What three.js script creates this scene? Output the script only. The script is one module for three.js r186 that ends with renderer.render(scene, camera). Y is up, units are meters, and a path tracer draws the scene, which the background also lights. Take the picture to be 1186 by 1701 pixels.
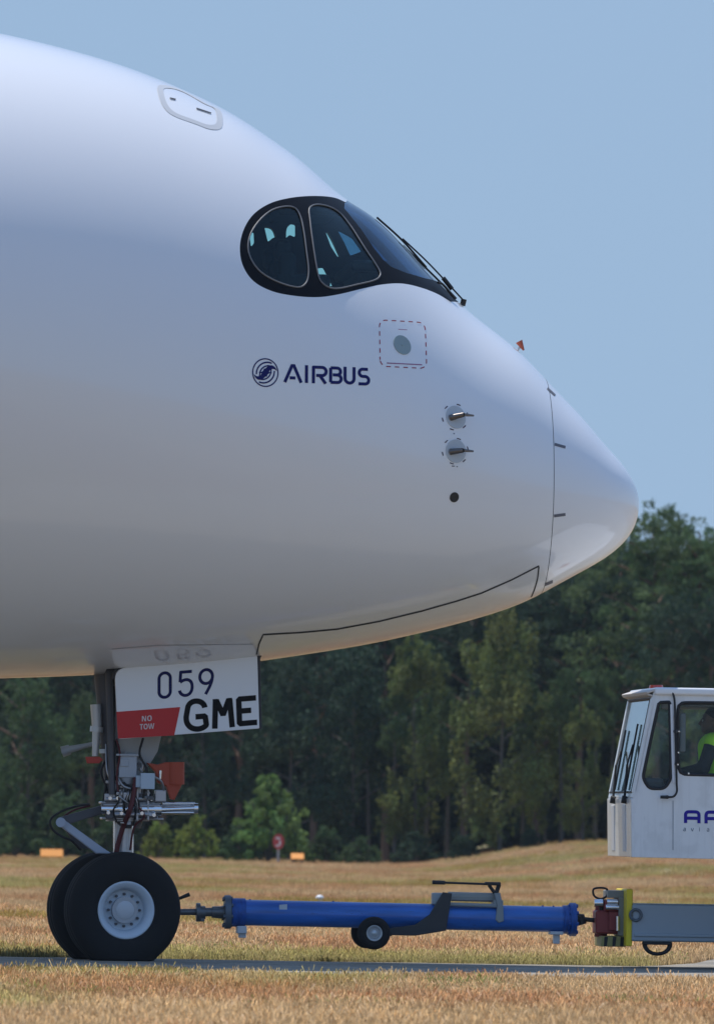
import * as THREE from 'three';
import { mergeGeometries } from 'three/addons/utils/BufferGeometryUtils.js';
import { RoundedBoxGeometry } from 'three/addons/geometries/RoundedBoxGeometry.js';
import { MarchingCubes } from 'three/addons/objects/MarchingCubes.js';
import { Brush, Evaluator, SUBTRACTION, INTERSECTION } from 'three-bvh-csg';

// ---------------------------------------------------------------- camera, sky, sun, exposure
const PW = 1186, PH = 1701, DIST = 80, PXM = 182, EYE = 1.335;
const FOCAL = DIST * PXM;                                  // focal length in photo pixels
const scene = new THREE.Scene();
const camera = new THREE.PerspectiveCamera(2 * Math.atan(PH / 2 / FOCAL) * 180 / Math.PI, 713 / 1024, 1, 6000);
camera.position.set(0, EYE, 0);
camera.rotation.order = 'YXZ';
camera.rotation.set(Math.atan(512.5 / FOCAL), 0, 0.9 * Math.PI / 180);
camera.focus = 80; camera.userData.fStop = 6;
camera.updateMatrixWorld(true); camera.updateProjectionMatrix();

const SUN = new THREE.Vector3(-0.25, 0.92, -0.27).normalize();
{
  const W = 512, H = 256, data = new Float32Array(W * H * 4);
  const hz = [0.310, 0.450, 0.630], mid = [0.200, 0.355, 0.660], zen = [0.115, 0.245, 0.560], low = [0.25, 0.28, 0.30];
  const mix = (a, b, t) => a + (b - a) * t, st = (x, a, b) => { const t = Math.min(1, Math.max(0, (x - a) / (b - a))); return t * t * (3 - 2 * t); };
  for (let r = 0; r < H; r++) for (let c = 0; c < W; c++) {
    const up = ((r + 0.5) / H - 0.5) * Math.PI, ro = ((c + 0.5) / W - 0.5) * 2 * Math.PI, el = up * 180 / Math.PI;
    const d = new THREE.Vector3(Math.cos(ro) * Math.cos(up), Math.sin(up), Math.sin(ro) * Math.cos(up));
    const a = Math.acos(Math.min(1, d.dot(SUN))) * 180 / Math.PI;
    for (let k = 0; k < 3; k++) {
      let v = mix(mix(hz[k], mid[k], st(el, 0, 26)), zen[k], st(el, 14, 90));
      if (el < 0) v = mix(hz[k], low[k], st(-el, 0, 10));
      v += [0.62, 0.64, 0.66][k] * (0.55 * Math.exp(-a / 7) + 0.22 * Math.exp(-a / 24)) * st(el, -2, 10);
      data[(r * W + c) * 4 + k] = v;
    }
    data[(r * W + c) * 4 + 3] = 1;
  }
  const t = new THREE.DataTexture(data, W, H, THREE.RGBAFormat, THREE.FloatType);
  t.mapping = THREE.EquirectangularReflectionMapping; t.magFilter = t.minFilter = THREE.LinearFilter; t.wrapS = THREE.RepeatWrapping; t.needsUpdate = true;
  scene.background = t; scene.environment = t;
}
const sun = new THREE.DirectionalLight(new THREE.Color(1, 0.955, 0.89), 3.8);
sun.position.copy(SUN).multiplyScalar(150).add(new THREE.Vector3(0, 0, -80)); sun.target.position.set(0, 0, -80);
sun.castShadow = true; sun.shadow.mapSize.set(4096, 4096);
Object.assign(sun.shadow.camera, { left: -60, right: 60, top: 60, bottom: -60, near: 1, far: 500 });
scene.add(sun, sun.target);
const EXPOSURE = 1.08;
scene.fog = new THREE.FogExp2(new THREE.Color(0.62, 0.72, 0.82), 0.0001);

// ---------------------------------------------------------------- helpers
const V = (x, y, z) => new THREE.Vector3(x, y, z);
let seed = 7;
const rnd = () => { seed |= 0; seed = seed + 0x6D2B79F5 | 0; let t = Math.imul(seed ^ seed >>> 15, 1 | seed); t = t + Math.imul(t ^ t >>> 7, 61 | t) ^ t; return ((t ^ t >>> 14) >>> 0) / 4294967296; };
const rr = (a, b) => a + (b - a) * rnd();
const smooth = (x, a, b) => { const t = Math.min(1, Math.max(0, (x - a) / (b - a))); return t * t * (3 - 2 * t); };
const hash2 = (x, y) => { let h = Math.imul(x | 0, 374761393) + Math.imul(y | 0, 668265263) | 0; h = Math.imul(h ^ h >>> 13, 1274126177); return ((h ^ h >>> 16) >>> 0) / 4294967296; };
const noise2 = (x, y) => { const i = Math.floor(x), j = Math.floor(y), u = x - i, v = y - j, a = u * u * (3 - 2 * u), b = v * v * (3 - 2 * v);
  return (hash2(i, j) * (1 - a) + hash2(i + 1, j) * a) * (1 - b) + (hash2(i, j + 1) * (1 - a) + hash2(i + 1, j + 1) * a) * b; };
const fbm = (x, y, n = 4) => { let s = 0, a = 0.5; for (let k = 0; k < n; k++) { s += a * noise2(x, y); x = x * 2.03 + 17.1; y = y * 2.03 + 5.7; a *= 0.5; } return s / (1 - Math.pow(0.5, n)); };

const taken = {};
const numbered = (n) => { const k = taken[n] = (taken[n] ?? -1) + 1; return k ? n + '_' + String(k).padStart(3, '0') : n; };
function thing(name, label, category, pos = [0, 0, 0], turn = 0, group) {
  const o = new THREE.Group(); o.name = numbered(name); o.position.set(...pos); o.rotation.y = turn;
  o.userData = { label, category }; if (group) o.userData.group = group;
  scene.add(o); return o;
}
function mesh(name, geo, mat, parent, extra) {
  const g = Array.isArray(geo) ? merge(geo) : geo, m = new THREE.Mesh(g, mat);
  m.name = parent === scene ? numbered(name) : name; m.castShadow = m.receiveShadow = true;
  if (extra) Object.assign(m.userData, extra);
  parent.add(m); return m;
}
function merge(list) {
  return mergeGeometries(list.map((g) => { const n = g.index ? g.toNonIndexed() : g.clone(); for (const k of Object.keys(n.attributes)) if (!['position', 'normal', 'uv'].includes(k)) n.deleteAttribute(k); if (!n.attributes.uv) n.setAttribute('uv', new THREE.Float32BufferAttribute(new Float32Array(n.attributes.position.count * 2), 2)); n.clearGroups(); return n; }));
}
// the direction in which the photograph shows a point; with a thing's own frame this reads sizes off the photograph
function sight(px, py) { return V(px / PW * 2 - 1, 1 - py / PH * 2, 0.5).unproject(camera).sub(camera.position).normalize(); }
function measure(group) {
  group.updateMatrixWorld(true);
  const inv = group.matrixWorld.clone().invert(), o = camera.position.clone().applyMatrix4(inv);
  return (px, py, z = 0) => { const d = sight(px, py).transformDirection(inv); return o.clone().addScaledVector(d, (z - o.z) / d.z); };
}
const onGround = (px, py, y = 0) => { const d = sight(px, py); return camera.position.clone().addScaledVector(d, (y - EYE) / d.y); };
const atDepth = (px, py, z) => { const d = sight(px, py); return camera.position.clone().addScaledVector(d, z / d.z); };
const box = (w, h, d, x, y, z, r = 0.006) => new RoundedBoxGeometry(w, h, d, 2, Math.min(r, w / 2.1, h / 2.1, d / 2.1)).translate(x, y, z);
function boxPx(f, x0, y0, x1, y1, z0, z1, r) { const a = f(x0, y0, z1), b = f(x1, y1, z1); return box(Math.abs(b.x - a.x), Math.abs(a.y - b.y), Math.abs(z1 - z0), (a.x + b.x) / 2, (a.y + b.y) / 2, (z0 + z1) / 2, r); }
function rod(a, b, r0, r1 = r0, seg = 12) {
  const d = b.clone().sub(a), g = new THREE.CylinderGeometry(r1, r0, d.length(), seg);
  g.applyQuaternion(new THREE.Quaternion().setFromUnitVectors(V(0, 1, 0), d.clone().normalize()));
  return g.translate((a.x + b.x) / 2, (a.y + b.y) / 2, (a.z + b.z) / 2);
}
const tube = (pts, r, n = 24, closed = false) => new THREE.TubeGeometry(new THREE.CatmullRomCurve3(pts, closed, 'centripetal'), n, r, 7, closed);
const poly = (pts) => new THREE.Shape(pts.map((p) => new THREE.Vector2(p.x, p.y)));
function plate(f, px, z, depth, bevel = 0, hole) {
  const s = poly(px.map(([x, y]) => f(x, y, z + depth)));
  if (hole) for (const h of hole) s.holes.push(new THREE.Path(h.map(([x, y]) => { const p = f(x, y, z + depth); return new THREE.Vector2(p.x, p.y); })));
  return new THREE.ExtrudeGeometry(s, { depth: depth - 2 * bevel, bevelEnabled: bevel > 0, bevelSize: bevel, bevelOffset: -bevel, bevelThickness: bevel, bevelSegments: 2 }).translate(0, 0, z + bevel);
}
function roundPoly(pts, r, n = 5) {                        // rounds the corners of a pixel polygon
  const out = [];
  pts.forEach((p, i) => {
    const a = pts[(i + pts.length - 1) % pts.length], b = pts[(i + 1) % pts.length], ra = p[2] ?? r;
    const la = Math.hypot(a[0] - p[0], a[1] - p[1]), lb = Math.hypot(b[0] - p[0], b[1] - p[1]), q = Math.min(ra, la / 2.05, lb / 2.05);
    if (q < 0.3) return out.push([p[0], p[1]]);
    const A = [p[0] + (a[0] - p[0]) / la * q, p[1] + (a[1] - p[1]) / la * q], B = [p[0] + (b[0] - p[0]) / lb * q, p[1] + (b[1] - p[1]) / lb * q];
    for (let k = 0; k <= n; k++) { const t = k / n, u = 1 - t; out.push([u * u * A[0] + 2 * u * t * p[0] + t * t * B[0], u * u * A[1] + 2 * u * t * p[1] + t * t * B[1]]); }
  });
  return out;
}
function curvePoly(pts, n = 64) { return new THREE.CatmullRomCurve3(pts.map(([x, y]) => V(x, y, 0)), true, 'centripetal').getSpacedPoints(n).slice(0, n).map((p) => [p.x, p.y]); }
const lin = (r, g, b) => new THREE.Color().setRGB(r, g, b);
const std = (c, roughness = 0.6, metalness = 0, o = {}) => new THREE.MeshStandardMaterial({ color: lin(...c), roughness, metalness, side: THREE.DoubleSide, ...o });
const phys = (c, roughness, o = {}) => new THREE.MeshPhysicalMaterial({ color: lin(...c), roughness, side: THREE.DoubleSide, ...o });
function print(w, h, draw, o = {}) {                       // flat lettering: a sheet of paint with clear ground
  const c = document.createElement('canvas'); c.width = w; c.height = h; const x = c.getContext('2d');
  x.clearRect(0, 0, w, h); x.lineCap = 'butt'; x.lineJoin = 'miter'; draw(x, w, h);
  const t = new THREE.CanvasTexture(c); t.colorSpace = THREE.SRGBColorSpace;
  return new THREE.MeshPhysicalMaterial({ map: t, transparent: true, roughness: 0.5, specularIntensity: 0.35, side: THREE.DoubleSide, ...o });
}
function noiseTexture(size, fn, srgb = false) {
  const d = new Uint8Array(size * size * 4);
  for (let y = 0; y < size; y++) for (let x = 0; x < size; x++) { const c = fn(x / size, y / size), i = (y * size + x) * 4; for (let k = 0; k < 3; k++) d[i + k] = Math.max(0, Math.min(255, (c.length ? c[k] : c) * 255)); d[i + 3] = 255; }
  const t = new THREE.DataTexture(d, size, size); t.wrapS = t.wrapT = THREE.RepeatWrapping; t.magFilter = THREE.LinearFilter; t.minFilter = THREE.LinearMipmapLinearFilter; if (srgb) t.colorSpace = THREE.SRGBColorSpace; t.needsUpdate = true; return t;
}
function spline(xs, ys) {                                  // natural cubic spline
  const n = xs.length, a = new Array(n).fill(0), b = [], c = [], m = new Array(n).fill(0), h = xs.slice(1).map((x, i) => x - xs[i]);
  const al = [0], l = [1], mu = [0], z = [0];
  for (let i = 1; i < n - 1; i++) { al[i] = 3 / h[i] * (ys[i + 1] - ys[i]) - 3 / h[i - 1] * (ys[i] - ys[i - 1]); l[i] = 2 * (xs[i + 1] - xs[i - 1]) - h[i - 1] * mu[i - 1]; mu[i] = h[i] / l[i]; z[i] = (al[i] - h[i - 1] * z[i - 1]) / l[i]; }
  for (let j = n - 2; j >= 0; j--) { m[j] = z[j] - mu[j] * m[j + 1]; b[j] = (ys[j + 1] - ys[j]) / h[j] - h[j] * (m[j + 1] + 2 * m[j]) / 3; a[j] = (m[j + 1] - m[j]) / (3 * h[j]); }
  return (x) => { x = Math.min(xs[n - 1], Math.max(xs[0], x)); let i = 0; while (i < n - 2 && x > xs[i + 1]) i++; const t = x - xs[i]; return ys[i] + t * (b[i] + t * (m[i] + t * a[i])); };
}

// ---------------------------------------------------------------- ground, taxiway, grass
const groundY = (x, z) => {
  const far = smooth(-z, 150, 262);
  return far * (0.78 * smooth(x, 1.5, 8) - 0.05 * smooth(x, -3, 1) * (1 - smooth(x, 1, 3)) + 0.10 * (fbm(x * 0.25 + 50, z * 0.05) - 0.5)) + 0.05 * smooth(-z, 84, 100) * (fbm(x * 0.3, z * 0.2) - 0.5);
};
const green = (x, z) => smooth(fbm(x * 0.25 + 3, z * 0.10 + 9, 3), 0.47, 0.66);   // greener patches of the field
const dry = (x, z) => smooth(fbm(x * 0.55 + 31, z * 0.24 + 2, 3), 0.42, 0.62);      // redder, drier patches
{
  const xs = [], zs = [];
  for (let i = -70; i <= 70; i++) xs.push(Math.sign(i) * (Math.abs(i) * 0.45 + Math.pow(Math.abs(i) / 70, 6) * 2400));
  for (let i = 0; i <= 190; i++) zs.push(20 - 2.0 * i - Math.pow(i / 190, 10) * 2500);
  zs.unshift(600);
  const pos = [], col = [], uv = [], idx = [];
  zs.forEach((z) => xs.forEach((x) => {
    pos.push(x, groundY(x, z), z); uv.push(x / 3, z / 3);
    const g = green(x, z), d = dry(x, z), v = 0.85 + 0.3 * fbm(x * 1.3, z * 0.8);
    col.push((0.47 - 0.12 * g - 0.02 * d) * v, (0.345 - 0.04 * g - 0.06 * d) * v, (0.19 - 0.06 * g - 0.05 * d) * v);
  }));
  const n = xs.length;
  for (let j = 0; j < zs.length - 1; j++) for (let i = 0; i < n - 1; i++) { const a = j * n + i; idx.push(a, a + n + 1, a + n, a, a + 1, a + n + 1); }
  const g = new THREE.BufferGeometry(); g.setAttribute('position', new THREE.Float32BufferAttribute(pos, 3)); g.setAttribute('color', new THREE.Float32BufferAttribute(col, 3)); g.setAttribute('uv', new THREE.Float32BufferAttribute(uv, 2)); g.setIndex(idx); g.computeVertexNormals();
  const tex = noiseTexture(512, (u, v) => { const f = fbm(u * 60, v * 60, 3) * 0.6 + noise2(u * 300, v * 300) * 0.4, q = 0.72 + 0.5 * (f - 0.35); return [q, q * 0.98, q * 0.93]; }, true);
  mesh('ground', g, new THREE.MeshStandardMaterial({ map: tex, vertexColors: true, roughness: 1 }), scene, { kind: 'structure', label: 'dry straw coloured airfield grassland rising slightly to the wood' });
}
const ROAD_FAR = -81.55, ROAD_NEAR = -73.3;
{
  const tex = noiseTexture(512, (u, v) => { const f = noise2(u * 256, v * 256) * 0.5 + noise2(u * 128 + 9, v * 128) * 0.25 + fbm(u * 8, v * 8, 4) * 0.6; const q = 0.66 + 0.4 * (f - 0.65); return [q, q, q * 1.01]; }, true);
  const bump = noiseTexture(256, (u, v) => noise2(u * 128, v * 128));
  const mat = new THREE.MeshStandardMaterial({ map: tex, color: lin(0.66, 0.59, 0.47), roughness: 1, bumpMap: bump, bumpScale: 0.003 });
  const sheet = (pts, y) => { const s = new THREE.Shape(pts.map(([x, z]) => new THREE.Vector2(x, -z))); const g = new THREE.ShapeGeometry(s); g.rotateX(-Math.PI / 2).translate(0, y, 0); const u = g.attributes.uv; for (let i = 0; i < u.count; i++) u.setXY(i, u.getX(i) / 2.5, u.getY(i) / 2.5); return g; };
  const edgeF = [], edgeN = [];
  for (let x = -60; x <= 60; x += 0.5) { edgeF.push([x, ROAD_FAR + (noise2(x * 1.7, 3) - 0.5) * 0.25]); edgeN.push([x, ROAD_NEAR + (noise2(x * 1.3, 8) - 0.5) * 0.45]); }
  mesh('taxiway', sheet([[-400, ROAD_FAR], ...edgeF, [400, ROAD_FAR], [400, ROAD_NEAR], ...edgeN.reverse(), [-400, ROAD_NEAR]], 0.024), mat, scene, { kind: 'structure', label: 'grey asphalt taxiway strip under the nose wheels and tow tractor' });
  mesh('apron', sheet([[2.55, ROAD_FAR + 0.1], [2.9, -82.3], [3.3, -84], [3.6, -87], [4.2, -90], [60, -92], [60, ROAD_FAR + 0.1]], 0.020), mat, scene, { kind: 'structure', label: 'paler asphalt apron patch behind the tow tractor' });
}
const onAsphalt = (x, z) => (z > ROAD_FAR - 0.05 + 0.7 * fbm(x * 1.4, 4, 3) * smooth(fbm(x * 0.6, 21, 2), 0.4, 0.7) && z < ROAD_NEAR + 0.05 - 1.2 * fbm(x * 1.1, 11, 3) * smooth(fbm(x * 0.5, 33, 2), 0.42, 0.7)) || (z <= ROAD_FAR + 0.12 && z > -91 && x > 2.55 + (ROAD_FAR - z) * 0.19);
function tuftGeometry(blades, tall, heads) {
  const pos = [], nor = [], col = [];
  for (let i = 0; i < blades; i++) {
    const a = rr(0, 6.283), r = 0.09 * Math.sqrt(rnd()), x = Math.cos(a) * r, z = Math.sin(a) * r, h = tall * rr(0.35, 1), le = rr(0.05, 0.42) * h, b = rr(0, 6.283), lx = Math.cos(b) * le, lz = Math.sin(b) * le;
    const w = rr(0.0018, 0.0036), t = rr(0, 6.283), wx = Math.cos(t) * w, wz = Math.sin(t) * w, v = rr(0.75, 1.25), head = rnd() < heads;
    const m = [x + lx * 0.35, h * 0.6, z + lz * 0.35], e = [x + lx, h, z + lz];
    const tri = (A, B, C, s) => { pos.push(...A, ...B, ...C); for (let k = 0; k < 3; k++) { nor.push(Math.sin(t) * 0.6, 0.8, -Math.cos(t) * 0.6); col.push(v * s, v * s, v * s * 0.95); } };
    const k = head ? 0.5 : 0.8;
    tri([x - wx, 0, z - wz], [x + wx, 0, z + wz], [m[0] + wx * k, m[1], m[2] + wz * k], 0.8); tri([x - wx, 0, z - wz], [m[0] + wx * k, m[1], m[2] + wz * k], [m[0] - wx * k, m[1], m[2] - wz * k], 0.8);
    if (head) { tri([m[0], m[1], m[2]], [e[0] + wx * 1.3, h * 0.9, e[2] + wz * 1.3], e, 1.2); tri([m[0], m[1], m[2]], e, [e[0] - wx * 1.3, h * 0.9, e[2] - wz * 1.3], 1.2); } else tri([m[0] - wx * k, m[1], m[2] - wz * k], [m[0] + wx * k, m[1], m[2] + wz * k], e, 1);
  }
  const g = new THREE.BufferGeometry(); g.setAttribute('position', new THREE.Float32BufferAttribute(pos, 3)); g.setAttribute('normal', new THREE.Float32BufferAttribute(nor, 3)); g.setAttribute('color', new THREE.Float32BufferAttribute(col, 3)); return g;
}
const grassMat = new THREE.MeshPhysicalMaterial({ color: lin(1, 1, 1), vertexColors: true, roughness: 1, specularIntensity: 0.3, transmission: 0.45, thickness: 0, side: THREE.DoubleSide });
function sward(label, n, geo, place, s0, s1, tint) {
  const m = new THREE.InstancedMesh(geo, grassMat, n), M = new THREE.Matrix4(), q = new THREE.Quaternion(), c = new THREE.Color(); let k = 0;
  for (let t = 0; k < n && t < n * 4; t++) {
    const [x, z] = place(); if (onAsphalt(x, z)) continue;
    const g = green(x, z), d = dry(x, z), s = rr(s0, s1) * (0.8 + 0.45 * fbm(x * 1.1 + 70, z * 0.7));
    m.setMatrixAt(k, M.compose(V(x, groundY(x, z) - 0.005, z), q.setFromAxisAngle(V(0, 1, 0), rr(0, 6.283)), V(s, s * rr(0.8, 1.2), s)));
    const v = rr(0.80, 1.16) * (0.86 + 0.3 * fbm(x * 0.9 + 7, z * 0.35 + 40, 3)), gg = Math.min(1, g * rr(0.5, 1.3)), dd = d * rr(0.4, 1);
    if (tint) m.setColorAt(k++, c.setRGB(tint[0] * v, tint[1] * v, tint[2] * v)); else m.setColorAt(k++, c.setRGB((0.735 - 0.22 * gg - 0.12 * dd) * v, (0.53 - 0.06 * gg - 0.20 * dd) * v, (0.325 - 0.13 * gg - 0.145 * dd) * v));
  }
  m.count = k; m.name = numbered('grass'); m.castShadow = m.receiveShadow = true; m.userData = { kind: 'stuff', label }; scene.add(m);
}
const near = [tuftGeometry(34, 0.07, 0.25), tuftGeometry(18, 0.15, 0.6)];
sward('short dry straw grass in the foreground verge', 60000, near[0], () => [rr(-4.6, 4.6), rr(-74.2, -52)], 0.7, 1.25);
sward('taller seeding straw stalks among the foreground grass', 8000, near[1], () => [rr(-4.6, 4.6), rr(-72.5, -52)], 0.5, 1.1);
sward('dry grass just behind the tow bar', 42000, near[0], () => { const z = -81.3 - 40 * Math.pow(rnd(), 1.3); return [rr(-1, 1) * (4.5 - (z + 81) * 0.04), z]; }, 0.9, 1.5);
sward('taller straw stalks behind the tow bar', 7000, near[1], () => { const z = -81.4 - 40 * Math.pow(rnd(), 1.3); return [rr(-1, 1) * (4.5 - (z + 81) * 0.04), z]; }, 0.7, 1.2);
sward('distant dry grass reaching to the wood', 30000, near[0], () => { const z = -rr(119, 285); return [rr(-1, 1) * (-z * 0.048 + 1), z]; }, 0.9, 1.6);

{ // scattered green weeds, in loose patches
  const spots = Array.from({ length: 26 }, (_, i) => i < 9 ? [rr(-3.2, 3.2), rr(-72, -56)] : [rr(-4.5, 4.5), -81.9 - 22 * Math.pow(rnd(), 1.6)]);
  sward('green weeds growing in loose patches among the dry grass', 900, near[1], () => { const s = spots[rnd() * spots.length | 0], r = 0.3 * Math.sqrt(rnd()) * rr(0.5, 1.6), a = rr(0, 6.283); return [s[0] + Math.cos(a) * r * 1.6, s[1] + Math.sin(a) * r]; }, 0.5, 0.95, [0.26, 0.33, 0.10]);
}

// ---------------------------------------------------------------- trees and shrubs of the wood's edge
const bark = std([0.11, 0.095, 0.08], 0.95), paleBark = std([0.11, 0.10, 0.085], 0.95), pineBark = std([0.16, 0.10, 0.07], 0.95);
const leafMat = (r, g, b, tr = 0.35) => new THREE.MeshPhysicalMaterial({ color: lin(r, g, b), vertexColors: true, roughness: 0.9, specularIntensity: 0.4, transmission: tr, thickness: 0, side: THREE.DoubleSide });
function leaves(lobes, n, lw, ll, droop = 0, hollow = 0.35) {
  const pos = [], col = [], vol = lobes.map((l) => Math.pow(l.r[0] * l.r[1] * l.r[2], 0.67)), sum = vol.reduce((a, b) => a + b);
  const nx = V(), q = new THREE.Quaternion();
  lobes.forEach((l, li) => {
    const cnt = Math.round(n * vol[li] / sum), tone = rr(0.78, 1.22), warm = rr(0.9, 1.15);
    const twigs = Array.from({ length: Math.max(6, cnt / 22 | 0) }, () => { const d = V(rr(-1, 1), rr(-0.75, 1), rr(-1, 1)).normalize(), k = hollow + (1.08 - hollow) * Math.pow(rnd(), 0.5); return [d.x * k, d.y * k, d.z * k, rr(0.85, 1.15)]; });
    for (let i = 0; i < cnt; i++) {
      const t = twigs[rnd() * twigs.length | 0], sp = 0.20;
      const c = V(l.c[0] + l.r[0] * (t[0] + rr(-sp, sp)), l.c[1] + l.r[1] * (t[1] + rr(-sp, sp)) - droop * rnd(), l.c[2] + l.r[2] * (t[2] + rr(-sp, sp)));
      if (c.y < 0.03) c.y = 0.03 + rnd() * 0.2;
      nx.set(rr(-1, 1) + t[0] * 0.4, rr(-0.4, 1), rr(-1, 1) + t[2] * 0.4).normalize(); q.setFromUnitVectors(V(0, 0, 1), nx);
      const a = rr(0, 6.283), s = rr(0.7, 1.3), u = V(Math.cos(a), Math.sin(a), 0).applyQuaternion(q), w = V(-Math.sin(a), Math.cos(a), 0).applyQuaternion(q);
      const L = ll * s, W = lw * s, A = c.clone().addScaledVector(u, -L / 2), B = c.clone().addScaledVector(w, W / 2).addScaledVector(nx, W * 0.15), C = c.clone().addScaledVector(u, L / 2), D = c.clone().addScaledVector(w, -W / 2).addScaledVector(nx, W * 0.15);
      pos.push(A.x, A.y, A.z, B.x, B.y, B.z, C.x, C.y, C.z, A.x, A.y, A.z, C.x, C.y, C.z, D.x, D.y, D.z);
      const v = tone * t[3] * rr(0.8, 1.2); for (let k = 0; k < 6; k++) col.push(v * warm, v, v * 0.95);
    }
  });
  const g = new THREE.BufferGeometry(); g.setAttribute('position', new THREE.Float32BufferAttribute(pos, 3)); g.setAttribute('color', new THREE.Float32BufferAttribute(col, 3)); g.computeVertexNormals(); return g;
}
function trunkOf(h, r, limbs, spread, from = 0.25, lean = 0.05) {
  const top = V(rr(-lean, lean) * h, h, rr(-lean, lean) * h), list = [], P = (t) => V(top.x * t * t, h * t, top.z * t * t);
  for (let k = 0; k < 6; k++) list.push(rod(P(k / 6), P((k + 1) / 6), r * (1 - 0.15 * k), r * (1 - 0.15 * (k + 1)), 8));
  const tips = [];
  for (let k = 0; k < limbs; k++) { const t = from + (0.95 - from) * k / limbs, b = P(t), a = k * 2.4 + rr(-0.4, 0.4), l = spread * (1.05 - 0.6 * t) * rr(0.8, 1.2), m = b.clone().add(V(Math.cos(a) * l * 0.6, l * 0.32, Math.sin(a) * l * 0.6)), e = m.clone().add(V(Math.cos(a) * l * 0.4, l * 0.12, Math.sin(a) * l * 0.4)); list.push(rod(b, m, r * 0.38, r * 0.22, 6), rod(m, e, r * 0.22, r * 0.1, 5)); tips.push(e); }
  return { geo: merge(list), tips };
}
function pine(h, w) {                                      // tall bare trunk, flattened clumps of needles
  const tr = trunkOf(h * 0.95, 0.16, 16, w * 0.62, 0.34, 0.03), lobes = tr.tips.map((p) => ({ c: [p.x, p.y + 0.1, p.z], r: [w * 0.27 * rr(0.8, 1.2), w * 0.17 * rr(0.8, 1.3), w * 0.27 * rr(0.8, 1.2)] }));
  for (let k = 0; k < 7; k++) lobes.push({ c: [rr(-0.14, 0.14) * w, h * rr(0.72, 0.97), rr(-0.14, 0.14) * w], r: [w * 0.22, w * 0.16, w * 0.22] });
  return { trunk: tr.geo, crown: leaves(lobes, 8200, 0.07, 0.24, 0, 0.3) };
}
function broadleaf(h, w, low = 0.15, droop = 0.1) {        // full crown with light and dark clumps
  const tr = trunkOf(h * 0.8, 0.085, 10, w * 0.45, 0.2, 0.04), lobes = [];
  for (let k = 0; k < 26; k++) { const t = Math.pow(rnd(), 0.9), y = h * (low + (0.97 - low) * t), rad = w * 0.5 * Math.pow(Math.sin(Math.PI * Math.min(0.98, 0.22 + 0.74 * t)), 0.8), a = k * 2.4, q = rad * Math.sqrt(rr(0.15, 1)) * 0.75, s = w * rr(0.13, 0.23); lobes.push({ c: [Math.cos(a) * q, Math.min(y, h - s * 0.8), Math.sin(a) * q], r: [s, s * rr(0.8, 1.35), s] }); }
  return { trunk: tr.geo, crown: leaves(lobes, 8200, 0.10, 0.16, droop, 0.25) };
}
function shrub(h, w) {
  const lobes = []; for (let k = 0; k < 18; k++) { const a = k * 2.4, f = k / 17, y = h * (0.14 + 0.74 * f), q = w * 0.38 * (1 - 0.85 * f) * Math.sqrt(rr(0.3, 1)), s = rr(0.15, 0.23) * (1.1 - 0.45 * f); lobes.push({ c: [Math.cos(a) * q, y, Math.sin(a) * q], r: [w * s, h * s, w * s] }); }
  const st = []; for (let k = 0; k < 5; k++) { const a = k * 1.26; st.push(rod(V(0, 0, 0), V(Math.cos(a) * w * 0.25, h * 0.7, Math.sin(a) * w * 0.25), 0.03, 0.012, 6)); }
  return { trunk: merge(st), crown: leaves(lobes, 4600, 0.065, 0.11, 0.05, 0.2) };
}
const forms = { pine: [pine(11, 4.4), pine(11, 3.8), pine(11, 4.8)], leafy: [broadleaf(8, 3.8, 0.05, 0.6), broadleaf(8, 3.4, 0.04, 0.35), broadleaf(8, 4.2, 0.04, 0.3)], shrub: [shrub(2, 2), shrub(2, 2.2)] };
const tones = { pineDark: leafMat(0.0411, 0.0786, 0.0441, 0.3), pineLight: leafMat(0.0969, 0.1574, 0.0605, 0.35), olive: leafMat(0.1453, 0.1816, 0.0545), mid: leafMat(0.0788, 0.1332, 0.0508), dark: leafMat(0.0411, 0.0786, 0.0441, 0.3), fresh: leafMat(0.1695, 0.2604, 0.0726), yellow: leafMat(0.2301, 0.2846, 0.0605) };
const heights = { pine: 11, leafy: 8, shrub: 2 };
let treeTurn = 0;
function plant(kind, tone, px, topPy, depth, wide, name, label, group) {
  const p = atDepth(px, 1400, -depth), y = groundY(p.x, -depth) - 0.02, h = atDepth(px, topPy, -depth).y - y, f = forms[kind][treeTurn % forms[kind].length], s = h / heights[kind];
  const o = thing(name, label, kind === 'shrub' ? 'shrub' : 'tree', [p.x, y, -depth], treeTurn++ * 2.1, group);
  o.scale.set(s * wide, s, s * wide);
  mesh(kind === 'shrub' ? 'stem' : 'trunk', f.trunk, kind === 'pine' ? pineBark : tone === 'olive' ? paleBark : bark, o); mesh('crown', f.crown, tones[tone], o);
}
const pines = 'tall pines along the skyline of the wood';
plant('pine', 'pineLight', 1088, 836, 286, 0.95, 'pine_tree', 'tall pine whose tip shows just right of the airliner radome', pines);
plant('pine', 'pineLight', 1150, 856, 284, 1.0, 'pine_tree', 'rounded pine on the skyline above the tractor roof', pines);
plant('pine', 'pineLight', 1205, 872, 287, 1.0, 'pine_tree', 'pine cut by the right edge of the photo above the cab', pines);
plant('pine', 'pineDark', 1035, 905, 292, 1.0, 'pine_tree', 'dark pine half hidden by the underside of the radome', pines);
plant('pine', 'pineDark', 960, 930, 290, 1.05, 'pine_tree', 'dark shaded pine behind the lower nose of the airliner', pines);
plant('pine', 'pineDark', 1115, 985, 281, 0.85, 'pine_tree', 'lower dark pine directly above the tractor windscreen', pines);
plant('pine', 'pineDark', 1180, 1000, 280, 0.85, 'pine_tree', 'lower dark pine directly above the driver window', pines);
plant('pine', 'pineDark', 890, 950, 293, 1.0, 'pine_tree', 'dark pine behind the tall olive tree', pines);
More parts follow.
